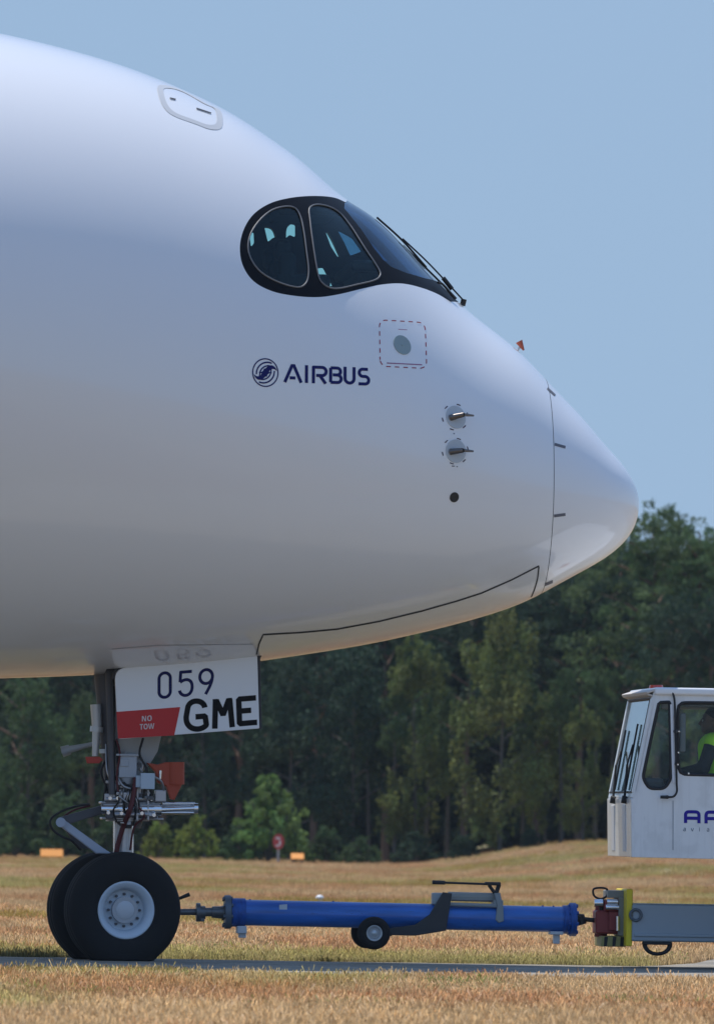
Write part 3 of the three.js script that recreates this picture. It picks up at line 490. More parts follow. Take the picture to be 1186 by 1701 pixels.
// wiper, vane
{
  const up = (px, py, o, z) => { const p = F(px, py, z), q = section(X0 - p.x), c = Math.sqrt(Math.max(0, 1 - (z / q.w) ** 2)), y = q.m + (q.t - q.m) * c; const n = hullNormal(X0 - p.x, Math.acos(z / q.w)); return V(p.x, y, z).addScaledVector(n, o); };
  mesh('wiper', [tube([up(768, 512, 0.04, 0.18), up(735, 480, 0.055, 0.2), up(700, 446, 0.055, 0.2), up(664, 410, 0.035, 0.2)], 0.008, 24), tube([up(706, 462, 0.015, 0.2), up(664, 411, 0.022, 0.2), up(624, 375, 0.015, 0.2)], 0.010, 24), rod(up(768, 512, 0.0, 0.18), up(764, 508, 0.055, 0.18), 0.026), rod(up(745, 490, 0.045, 0.19), up(728, 474, 0.06, 0.2), 0.021)], std([0.012, 0.012, 0.013], 0.5), jet);
  mesh('washer_jet', [tube([up(752, 500, 0.03, 0.55), up(728, 478, 0.05, 0.6), up(722, 472, 0.04, 0.65)], 0.012, 16)], hose, jet);
  mesh('wiper', [tube([up(752, 500, 0.05, -0.18), up(735, 480, 0.06, -0.2), up(664, 410, 0.04, -0.2)], 0.01, 16)], std([0.012, 0.012, 0.013], 0.5), jet);
  const a = F(853, 592, -0.15), b = F(858, 584, -0.15), c = F(863, 577, -0.15), v = mesh('air_vane', [tube([F(848, 594, -0.15), a, b, c], 0.012, 12)], paleGrey, jet);
  mesh('vane_cover', [rod(F(870, 582, -0.15), F(862, 567, -0.15), 0.008, 0.034, 14)], std([0.42, 0.09, 0.05], 0.7), v);
}
// nose gear bay and doors
{
  const a = F(172, 1108), b = F(428, 1108), y0 = F(428, 1090).y + 0.02, h = 0.85;
  mesh('gear_bay', [box(b.x - a.x + 0.04, h, 0.03, (a.x + b.x) / 2, y0 + h / 2, 0.475, 0.004), box(b.x - a.x + 0.04, h, 0.03, (a.x + b.x) / 2, y0 + h / 2, -0.475, 0.004), box(0.03, h, 0.9, a.x - 0.01, y0 + h / 2, 0, 0.004), box(0.03, h, 0.9, b.x + 0.01, y0 + h / 2, 0, 0.004), box(b.x - a.x + 0.04, 0.03, 0.98, (a.x + b.x) / 2, y0 + h, 0, 0.004)], darkGrey, jet);
  const doorPx = roundPoly([[190, 1110.5, 20], [427.5, 1089.5, 2], [431, 1210, 2], [196, 1228, 5]], 3);
  const edge = std([0.03, 0.03, 0.035], 0.6);
  for (const zz of [0.44, -0.475]) {
    const d = mesh('gear_door', plate(F, doorPx, zz, 0.035, 0.004), phys([0.76, 0.77, 0.79], 0.35, { clearcoat: 1, clearcoatRoughness: 0.05 }), jet);
    mesh('door_seal', tube([[188.5, 1128], [190, 1116], [197, 1109.5], [220, 1106.5], [330, 1096.5], [428, 1087.5]].map(([x, y]) => F(x, y, zz + 0.02)), 0.013, 40), edge, d);
    mesh('door_edge', [rod(F(430, 1090, zz + 0.017), F(432.7, 1211, zz + 0.017), 0.013)], edge, d);
    for (const k of [230, 300, 370]) mesh('door_hinge', [rod(F(k, 1100, zz - 0.02), F(k, 1130, zz - 0.02), 0.02)], steel, d);
    if (zz < 0) continue;
    const Z = zz + 0.035;
    mesh('red_panel', plate(F, [[193.5, 1182.5], [299.5, 1174.5], [289.5, 1221.5], [196, 1227]], Z - 0.001, 0.004), redPaint, d);
    const sheetPx = (name, q, z, mat) => { const P = q.map(([x, y]) => F(x, y, z)), g = new THREE.BufferGeometry(); g.setAttribute('position', new THREE.Float32BufferAttribute(P.flatMap((p) => [p.x, p.y, p.z]), 3)); g.setAttribute('uv', new THREE.Float32BufferAttribute([0, 1, 1, 1, 1, 0, 0, 0], 2)); g.setAttribute('normal', new THREE.Float32BufferAttribute([0, 0, 1, 0, 0, 1, 0, 0, 1, 0, 0, 1], 3)); g.setIndex([0, 3, 2, 0, 2, 1]); return mesh(name, g, mat, d); };
    sheetPx('lettering', [[258, 1114], [360, 1106], [360, 1156], [258, 1164]], Z + 0.002, print(816, 400, (c) => {
      c.strokeStyle = '#171a50'; c.lineWidth = 41; c.lineJoin = 'round';
      c.beginPath(); c.roundRect(50, 40, 150, 324, 75); c.stroke();
      c.beginPath(); c.moveTo(486, 48); c.lineTo(338, 48); c.lineTo(330, 180); c.stroke(); c.beginPath(); c.moveTo(330, 184); c.bezierCurveTo(390, 130, 490, 140, 490, 250); c.bezierCurveTo(490, 390, 340, 390, 322, 290); c.stroke();
      c.beginPath(); c.ellipse(676, 132, 84, 92, 0, 0, 7); c.stroke(); c.beginPath(); c.moveTo(756, 160); c.bezierCurveTo(750, 230, 700, 310, 668, 366); c.stroke();
    }));
    sheetPx('lettering', [[300, 1160], [428, 1150], [430, 1208], [302, 1219]], Z + 0.002, print(1024, 470, (c) => {
      c.strokeStyle = c.fillStyle = '#05060a'; c.lineWidth = 73; c.lineJoin = 'bevel';
      const line = (...p) => { c.beginPath(); p.forEach(([x, y], i) => i ? c.lineTo(x, y) : c.moveTo(x, y)); c.stroke(); };
      c.beginPath(); c.moveTo(318, 150); c.bezierCurveTo(300, 30, 120, 20, 92, 130); c.lineTo(66, 250); c.bezierCurveTo(50, 440, 260, 460, 330, 380); c.lineTo(318, 262); c.lineTo(190, 262); c.stroke();
      line([440, 440], [462, 60]); line([470, 60], [556, 268], [640, 60]); line([650, 60], [672, 440]);
      line([1000, 72], [770, 72], [770, 402], [1004, 402]); line([770, 234], [930, 234]);
      c.fillRect(424, 46, 66, 40); c.fillRect(620, 46, 62, 40);
    }));
    sheetPx('lettering', [[226, 1186], [262, 1183.5], [262, 1212], [226, 1214.5]], Z + 0.006, print(360, 286, (c) => { c.fillStyle = '#d8c9c9'; c.font = 'bold 128px sans-serif'; c.textAlign = 'center'; c.save(); c.translate(178, 132); c.scale(0.92, 1); c.fillText('NO', 0, 0); c.restore(); c.save(); c.translate(182, 266); c.scale(0.86, 1); c.fillText('TOW', 0, 0); c.restore(); }));
  }
}
// wheels
function lathe(pts, seg = 72) { return new THREE.LatheGeometry(pts.map(([r, z]) => new THREE.Vector2(r, z)), seg).rotateX(Math.PI / 2); }
const tyrePts = [[0.255, -0.145], [0.275, -0.172], [0.33, -0.190], [0.385, -0.196], [0.392, -0.191], [0.40, -0.195], [0.435, -0.189], [0.44, -0.183], [0.46, -0.180], [0.495, -0.155], [0.515, -0.125], [0.524, -0.094], [0.512, -0.090], [0.512, -0.080], [0.527, -0.076], [0.530, -0.030], [0.518, -0.026], [0.518, -0.014], [0.531, -0.01]];
const tyreProfile = [...tyrePts, ...tyrePts.slice().reverse().map(([r, z]) => [r, -z])];
function squash(g, floor) { const p = g.attributes.position; for (let i = 0; i < p.count; i++) { const y = p.getY(i); if (y < floor + 0.06) { const k = smooth(floor + 0.06 - y, 0, 0.09); p.setZ(i, p.getZ(i) * (1 + 0.10 * k)); p.setX(i, p.getX(i) * (1 + 0.12 * k)); if (y < floor) p.setY(i, floor + (y - floor) * 0.02); } } g.computeVertexNormals(); return g; }
const AX = 0.487;
const wheelBlue = std([0.56, 0.63, 0.70], 0.42, 0.05);
for (const sg of [1, -1]) {
  const w = mesh('nose_wheel', [rod(V(0, 0, -0.15), V(0, 0, 0.12), 0.12, 0.12, 24)], grey, jet);
  w.position.copy(V(0, AX, 0.36 * sg).applyAxisAngle(V(0, 1, 0), STEER)); w.rotation.y = STEER + (sg < 0 ? Math.PI : 0);
  mesh('tyre', squash(lathe(tyreProfile, 96), -AX + 0.026), rubber, w);
  mesh('rim', [lathe([[0.262, 0.135], [0.268, 0.152], [0.262, 0.165], [0.244, 0.163], [0.215, 0.145], [0.192, 0.115], [0.186, 0.075], [0.178, 0.055], [0.112, 0.060], [0.106, 0.052]]), lathe([[0.25, -0.14], [0.2, -0.08], [0.186, 0.05], [0.25, 0.13]])], wheelBlue, w);
  mesh('hub_cap', lathe([[0.108, 0.05], [0.108, 0.098], [0.100, 0.112], [0.085, 0.118], [0.078, 0.128], [0.040, 0.138], [0.0, 0.140]]), paleGrey, w);
  for (let k = 0; k < 12; k++) { const a = k * Math.PI / 6, b = new THREE.CylinderGeometry(0.013, 0.013, 0.03, 6).rotateX(Math.PI / 2).translate(Math.cos(a) * 0.146, Math.sin(a) * 0.146, 0.072); mesh('wheel_bolt', b, darkGrey, w); }
}
// leg
{
  const z = (v) => v, P = (px, py, zz = 0) => F(px, py, zz);
  mesh('axle', [rod(V(0, AX, -0.3).applyAxisAngle(V(0, 1, 0), STEER), V(0, AX, 0.3).applyAxisAngle(V(0, 1, 0), STEER), 0.06)], grey, jet);
  mesh('piston', [rod(P(206, 1512), P(206, 1330), 0.084, 0.084, 28), rod(P(206, 1500), P(206, 1440), 0.13, 0.11, 24)], std([0.60, 0.62, 0.64], 0.3, 0.4), jet);
  mesh('gear_leg', [rod(P(211, 1338), P(211, 1010), 0.125, 0.15, 32), rod(P(209, 1352), P(209, 1322), 0.17, 0.17, 32), rod(P(211, 1275), P(211, 1262), 0.16, 0.16, 32), rod(P(211, 1240), P(265, 1090), 0.06, 0.08, 16)], grey, jet);
  mesh('leg_web', [plate(P, [[196, 1225], [268, 1222], [262, 1248], [250, 1268], [230, 1290], [200, 1290]], 0.10, 0.06, 0.006)], std([0.36, 0.38, 0.39], 0.55), jet);
  mesh('drag_brace', [rod(P(186, 1320, 0), P(174, 1080, 0), 0.06, 0.12, 16), rod(P(186, 1320, 0.22), P(180, 1080, 0.24), 0.028, 0.035, 12), rod(P(178, 1260, -0.22), P(176, 1080, -0.24), 0.028, 0.035, 12)], darkGrey, jet);
  mesh('steering_collar', [boxPx(P, 168, 1331, 268, 1337, -0.2, 0.2, 0.01), boxPx(P, 170, 1357, 272, 1363, -0.2, 0.2, 0.01), rod(P(212, 1364), P(212, 1328), 0.2, 0.2, 32)], steel, jet);
  mesh('steering_actuator', [rod(P(168, 1344, 0.21), P(268, 1345, 0.21), 0.042, 0.042, 18), rod(P(268, 1345, 0.21), P(322, 1343, 0.21), 0.026, 0.026, 16), rod(P(322, 1343, 0.21), P(329, 1343, 0.21), 0.048, 0.048, 16), rod(P(270, 1334.5, 0.21), P(324, 1334.5, 0.21), 0.014, 0.014, 10), rod(P(262, 1350, 0.21), P(326, 1350, 0.21), 0.012, 0.012, 10), rod(P(255, 1345, 0.21), P(268, 1345, 0.21), 0.055, 0.055, 16)], chrome, jet);
  mesh('steering_actuator', [rod(P(170, 1345, -0.21), P(316, 1345, -0.21), 0.045, 0.045, 18)], steel, jet);
  mesh('steering_collar', [rod(P(212, 1332), P(212, 1318), 0.16, 0.18, 28), boxPx(P, 176, 1344, 190, 1360, 0.12, 0.24, 0.012), boxPx(P, 240, 1348, 262, 1360, 0.10, 0.24, 0.012), rod(P(214, 1364), P(214, 1376), 0.13, 0.105, 24)], darkGrey, jet);
  mesh('steering_actuator', [rod(P(176, 1328, 0.2), P(238, 1327, 0.2), 0.03, 0.03, 14), rod(P(190, 1353, 0.23), P(250, 1353, 0.23), 0.024, 0.024, 14), rod(P(172, 1337, 0.24), P(266, 1338, 0.24), 0.014, 0.014, 10)], steel, jet);
  mesh('feed_pipe', [tube([P(176, 1236, 0.14), P(178, 1280, 0.2), P(186, 1306, 0.22), P(186, 1330, 0.22)], 0.01, 30), tube([P(230, 1258, 0.2), P(238, 1266, 0.24), P(236, 1280, 0.24)], 0.01, 20), tube([P(256, 1290, 0.3), P(268, 1298, 0.28), P(272, 1314, 0.24), P(268, 1330, 0.2)], 0.011, 24), tube([P(196, 1292, 0.22), P(206, 1306, 0.26), P(222, 1310, 0.26), P(232, 1302, 0.24)], 0.012, 24)], steel, jet);
  mesh('leg_clamp', [boxPx(P, 176, 1296, 196, 1302, 0.06, 0.2, 0.008)], steel, jet);
  mesh('valve_block', [boxPx(P, 198, 1253, 227, 1292, 0.12, 0.25, 0.008), boxPx(P, 193, 1252, 230, 1256, 0.12, 0.27, 0.004), rod(P(211, 1292, 0.18), P(211, 1303, 0.18), 0.07, 0.04, 16), boxPx(P, 200, 1261, 213, 1273, 0.248, 0.262, 0.003)], std([0.40, 0.43, 0.47], 0.5), jet);
  mesh('control_box', [boxPx(P, 234, 1284, 257, 1311, 0.18, 0.34, 0.006), boxPx(P, 226, 1288, 236, 1308, 0.18, 0.30, 0.006)], std([0.46, 0.55, 0.63], 0.45), jet);
  mesh('fittings', [rod(P(185, 1318, 0.15), P(196, 1300, 0.15), 0.04), rod(P(180, 1326, 0.16), P(252, 1326, 0.16), 0.045), rod(P(262, 1318, 0.2), P(262, 1332, 0.2), 0.035), rod(P(200, 1312, 0.2), P(200, 1332, 0.2), 0.035), rod(P(246, 1312, 0.24), P(246, 1362, 0.24), 0.012), rod(P(228, 1300, 0.24), P(228, 1362, 0.24), 0.014), boxPx(P, 174, 1318, 192, 1331, 0.1, 0.22, 0.01), boxPx(P, 258, 1312, 276, 1332, 0.14, 0.25, 0.01), boxPx(P, 205, 1316, 222, 1331, 0.19, 0.26, 0.008)], std([0.42, 0.43, 0.46], 0.35, 0.6), jet);
  mesh('tow_bypass_cover', [plate(P, [[244, 1267], [262, 1270], [276, 1266], [305, 1266], [304, 1300], [290, 1329], [283, 1327], [276, 1306], [262, 1300], [258, 1282]], 0.12, 0.14, 0.012), rod(P(291, 1266, 0.2), P(291, 1303, 0.2), 0.085, 0.085, 20)], orangeRed, jet);
  mesh('safety_pin', [rod(P(267, 1280, 0.27), P(266, 1294, 0.27), 0.014)], chrome, jet);
  mesh('taxi_light', [rod(P(159, 1170, 0.1), P(161, 1207, 0.1), 0.05, 0.045, 20), rod(P(161, 1207, 0.1), P(160, 1216, 0.1), 0.06, 0.06, 20), rod(P(160, 1216, 0.1), P(158, 1256, 0.1), 0.038, 0.028, 14), boxPx(P, 166, 1244, 180, 1252, 0.04, 0.12, 0.006)], std([0.55, 0.57, 0.58], 0.35, 0.3), jet);
  mesh('door_link', [rod(P(104, 1248, -0.2), P(145, 1238, -0.1), 0.038, 0.022, 12), rod(P(103, 1249, -0.2), P(116, 1245, -0.2), 0.05, 0.045, 12), rod(P(145, 1238, -0.1), P(172, 1232, 0), 0.02, 0.025, 12)], std([0.33, 0.36, 0.38], 0.5), jet);
  mesh('warning_tag', [plate(P, [[142, 1257], [166, 1257], [171, 1262], [165, 1268], [145, 1268]], 0.1, 0.05, 0.006)], std([0.48, 0.05, 0.03], 0.6), jet);
  mesh('torque_link', [plate(P, [[98, 1358], [168, 1338], [172, 1352], [104, 1372], [95, 1370]], -0.05, 0.1, 0.01)], darkGrey, jet);
  mesh('torque_link', [plate(P, [[97, 1370], [106, 1361], [172, 1409], [186, 1418], [160, 1418]], 0.0, 0.1, 0.012), rod(P(101, 1366, -0.12), P(101, 1366, 0.14), 0.045, 0.045, 16)], std([0.40, 0.45, 0.54], 0.45), jet);
  mesh('torque_link', [plate(P, [[104, 1372], [110, 1368], [160, 1412], [128, 1408]], -0.14, 0.05, 0.008)], darkGrey, jet);
  mesh('hydraulic_hose', [tube([P(149, 1336, 0.1), P(128, 1339, 0.1), P(98, 1350, 0.1), P(84, 1362, 0.1), P(86, 1376, 0.1), P(102, 1389, 0.1), P(118, 1396, 0.1), P(134, 1412, 0.05)], 0.011, 60)], hose, jet);
  mesh('hydraulic_hose', [tube([P(226, 1292, 0.26), P(222, 1320, 0.28), P(216, 1345, 0.3), P(204, 1375, 0.16), P(194, 1412, 0.12), P(190, 1440, 0.1)], 0.024, 40)], maroon, jet);
  mesh('hydraulic_hose', [tube([P(190, 1140, 0.2), P(188, 1200, 0.16), P(184, 1260, 0.18), P(182, 1318, 0.18)], 0.016, 30), tube([P(193, 1230, 0.2), P(196, 1280, 0.2), P(190, 1300, 0.18), P(184, 1326, 0.18)], 0.012, 30), tube([P(203, 1300, 0.2), P(222, 1308, 0.24), P(240, 1302, 0.26), P(252, 1316, 0.24), P(246, 1330, 0.24)], 0.013, 30), tube([P(182, 1140, 0.1), P(181, 1220, 0.12), P(176, 1300, 0.16), P(172, 1330, 0.16)], 0.012, 30)], hose, jet);
  for (const [p0, p1, p2, p3, r] of [[[186, 1122, 0.16], [183, 1190, 0.2], [188, 1240, 0.2], [190, 1330, 0.2], 0.012], [[193, 1228, 0.22], [199, 1250, 0.26], [194, 1290, 0.24], [198, 1328, 0.24], 0.010], [[238, 1226, 0.22], [232, 1252, 0.25], [244, 1280, 0.26], [238, 1326, 0.26], 0.011], [[206, 1300, 0.22], [214, 1316, 0.27], [206, 1336, 0.27], [210, 1362, 0.22], 0.012], [[178, 1258, 0.1], [168, 1282, 0.12], [176, 1306, 0.14], [182, 1326, 0.18], 0.011], [[228, 1338, 0.26], [240, 1356, 0.27], [224, 1372, 0.2], [216, 1412, 0.13], 0.010], [[150, 1338, -0.08], [118, 1348, -0.08], [104, 1362, -0.08], [120, 1384, -0.08], 0.010]]) mesh('hydraulic_hose', [tube([p0, p1, p2, p3].map((q) => P(...q)), r, 30)], r > 0.0105 ? hose : maroon, jet);
  for (const [x, y, zz] of [[183, 1326, 0.24], [196, 1326, 0.24], [222, 1326, 0.24], [252, 1327, 0.24], [180, 1350, 0.25], [202, 1351, 0.26], [236, 1351, 0.26], [256, 1354, 0.25]]) mesh('fitting_nut', [rod(P(x, y, zz), P(x, y, zz + 0.025), 0.018, 0.018, 6)], chrome, jet);
  for (let k = 0; k < 26; k++) { const x = rr(172, 262), y = rr(1298, 1366), zz = rr(0.14, 0.24), w = rr(4, 11), h = rr(3, 8); mesh('bracket', [boxPx(P, x, y, x + w, y + h, zz, zz + rr(0.02, 0.05), 0.004)], [steel, darkGrey, grey, paleGrey][k % 4], jet); }
  for (let k = 0; k < 9; k++) { const x = rr(180, 240), y = rr(1236, 1300); mesh('bracket', [boxPx(P, x, y, x + rr(3, 8), y + rr(3, 9), 0.14, rr(0.18, 0.24), 0.004)], [steel, darkGrey, grey][k % 3], jet); }
  for (let k = 0; k < 7; k++) { const x = rr(178, 250), y = rr(1296, 1320); mesh('hydraulic_hose', [tube([P(x, y, 0.2), P(x + rr(-8, 8), y + 14, 0.28), P(x + rr(-12, 12), y + 30, 0.27), P(x + rr(-6, 6), y + rr(38, 56), 0.22)], 0.008, 24)], k % 3 ? hose : steel, jet); }
  mesh('piston_pipe', [rod(P(220, 1364, 0.1), P(220, 1440, 0.1), 0.010), rod(P(190, 1364, 0.1), P(190, 1440, 0.1), 0.012)], chrome, jet);
}

// ---------------------------------------------------------------- tow bar
const bar = thing('tow_bar', 'long blue tow bar linking the nose wheel to the tow tractor', 'tow bar', [gearAt.x, 0, gearAt.z], YAW);
{
  const B = measure(bar), wear = noiseTexture(512, (u, v) => { const f = fbm(u * 14, v * 9, 4), ch = noise2(u * 110, v * 70) > 0.90 && fbm(u * 10 + 5, v * 10, 2) > 0.56 ? 1 : 0, q = 0.80 + 0.35 * (f - 0.35); return ch ? [0.8, 0.78, 0.74] : [q, q, q]; }, true), blue = phys([0.020, 0.175, 0.66], 0.42, { map: wear, clearcoat: 0.5, clearcoatRoughness: 0.2 }), blueDark = phys([0.012, 0.105, 0.46], 0.45, { map: wear });
  const R = 0.118, blk = std([0.02, 0.02, 0.022], 0.55);
  mesh('tube', [rod(B(386, 1515.5), B(957, 1528), R, R, 40)], blue, bar);
  mesh('collar', [rod(B(384, 1515.5), B(407, 1516), R + 0.013, R + 0.013, 40)], blueDark, bar);
  mesh('collar', [rod(B(934, 1527.5), B(946, 1527.8), R + 0.013, R + 0.013, 40)], blueDark, bar);
  const flange = (x0, x1, y) => { const l = [rod(B(x0, y), B(x1, y), R + 0.036, R + 0.036, 32)]; for (let k = 0; k < 8; k++) { const a = k * Math.PI / 4 + 0.3, o = V(0, Math.cos(a), Math.sin(a)).multiplyScalar(R + 0.012); l.push(rod(B(x0 - 3, y).add(o), B(x1 + 3, y).add(o), 0.018, 0.018, 8)); } return l; };
  mesh('flange', flange(373, 383, 1515), std([0.12, 0.15, 0.19], 0.5, 0.3), bar);
  mesh('flange', flange(946, 956, 1527.5), blueDark, bar);
  mesh('shear_coupling', [rod(B(290, 1515), B(326, 1515), 0.028, 0.03, 16), rod(B(326, 1515.5), B(333, 1515.5), 0.085, 0.085, 20), rod(B(333, 1516), B(341, 1516), 0.06, 0.06, 20), rod(B(341, 1515), B(352, 1515), 0.04, 0.04, 16), rod(B(352, 1515), B(374, 1516), 0.052, 0.06, 20), boxPx(B, 326, 1520, 340, 1531, -0.03, 0.03, 0.01), boxPx(B, 353, 1508, 368, 1512, -0.05, 0.05, 0.006)], std([0.15, 0.16, 0.17], 0.45, 0.6), bar);
  mesh('locking_lever', [rod(B(294, 1494, 0.05), B(315, 1485.5, 0.05), 0.013, 0.02, 10)], blk, bar);
  mesh('tow_head', [rod(B(225, 1514), B(296, 1515), 0.04, 0.035, 16), boxPx(B, 268, 1500, 298, 1528, -0.12, 0.12, 0.02)], darkGrey, bar);
  mesh('support_foot', [boxPx(B, 394, 1538, 410, 1551, -0.09, 0.09, 0.01), boxPx(B, 397, 1549, 409, 1558, -0.05, 0.05, 0.008)], paleGrey, bar);
  mesh('support_foot', [boxPx(B, 914, 1547, 936, 1553, -0.09, 0.09, 0.008), boxPx(B, 920, 1552, 930, 1568, -0.05, 0.05, 0.008)], paleGrey, bar);
  mesh('rating_plate', [plate(B, [[464, 1503], [477, 1502], [477, 1511], [464, 1512]], R - 0.018, 0.012)], std([0.5, 0.56, 0.62], 0.4), bar);
  for (const x of [414, 552, 900, 918]) mesh('clip', [boxPx(B, x, 1493 + (x - 386) * 0.0215, x + 3, 1498 + (x - 386) * 0.0215, -0.012, 0.012, 0.003)], blueDark, bar);
  // running gear: two small wheels on a swinging arm
  mesh('swing_arm', [plate(B, [[628, 1553], [690, 1554.5], [741, 1546], [751, 1484], [736, 1482], [714, 1519], [690, 1536], [640, 1543]], 0.10, 0.05, 0.008)], std([0.035, 0.036, 0.04], 0.55), bar);
  mesh('swing_arm', [plate(B, [[628, 1553], [690, 1554.5], [741, 1546], [751, 1484], [736, 1482], [714, 1519], [690, 1536], [640, 1543]], -0.15, 0.05, 0.008)], std([0.035, 0.036, 0.04], 0.55), bar);
  const wc = B(621, 1550, 0.34), fc = B(591, 1549, -0.34), fwd = V(fc.x, wc.y, -0.34);
  mesh('cross_axle', [rod(V(wc.x, wc.y, -0.36), V(wc.x, wc.y, 0.36), 0.03), rod(V(wc.x, wc.y, 0), V(B(650, 1548).x, wc.y + 0.02, 0), 0.045, 0.05)], blk, bar);
  const small = [[0.068, -0.05], [0.08, -0.06], [0.115, -0.065], [0.140, -0.05], [0.149, -0.026], [0.141, -0.022], [0.141, -0.014], [0.151, -0.01]];
  for (const sg of [1, -1]) {
    const w = mesh('wheel', [rod(V(0, 0, -0.03), V(0, 0, 0.03), 0.05)], grey, bar); w.position.set(wc.x, wc.y, 0.34 * sg); w.rotation.y = sg > 0 ? 0 : Math.PI;
    mesh('tyre', lathe([...small, ...small.slice().reverse().map(([r, q]) => [r, -q])], 48), rubber, w);
    mesh('rim', [lathe([[0.070, 0.045], [0.074, 0.056], [0.066, 0.058], [0.054, 0.042], [0.050, 0.022], [0.03, 0.018], [0.028, 0.045], [0, 0.047]], 40)], std([0.55, 0.57, 0.58], 0.35, 0.5), w);
  }
  // hand pump on top
  const pg = std([0.26, 0.29, 0.30], 0.5);
  mesh('pump_post', [boxPx(B, 719, 1483, 738, 1503, -0.07, 0.09, 0.012), rod(B(725, 1500), B(725, 1512), 0.05)], std([0.36, 0.40, 0.42], 0.5), bar);
  mesh('pump_cylinder', [rod(B(744, 1489), B(826, 1491), 0.042, 0.042, 20), boxPx(B, 748, 1484, 826, 1497, -0.04, 0.04, 0.012)], std([0.30, 0.31, 0.29], 0.5), bar);
  mesh('pump_bracket', [plate(B, [[821, 1484], [831, 1483], [836, 1506], [837, 1530], [829, 1533], [823, 1528], [826, 1505]], 0.06, 0.07, 0.008), boxPx(B, 820, 1495, 836, 1505, -0.12, 0.12, 0.01), rod(B(745, 1502, 0.1), B(828, 1505, 0.1), 0.018)], pg, bar);
  mesh('pump_handle', [rod(B(718, 1465.5, 0.05), B(806, 1468.5, 0.05), 0.0105, 0.0105, 12), rod(B(718, 1465.5, 0.05), B(739, 1466.2, 0.05), 0.019, 0.019, 12)], blk, bar);
  mesh('pump_pivot', [boxPx(B, 806, 1465, 832, 1471, 0, 0.09, 0.008), rod(B(829, 1469, 0.05), B(824, 1485, 0.05), 0.02), rod(B(812, 1470, 0.05), B(822, 1484, 0.05), 0.016)], blk, bar);
  mesh('hitch_eye', [rod(B(957, 1526.5), B(970, 1526.5), 0.05, 0.045, 18), rod(B(970, 1527), B(1000, 1530), 0.022, 0.022, 14), rod(B(962, 1522), B(966, 1536), 0.05)], blk, bar);
}

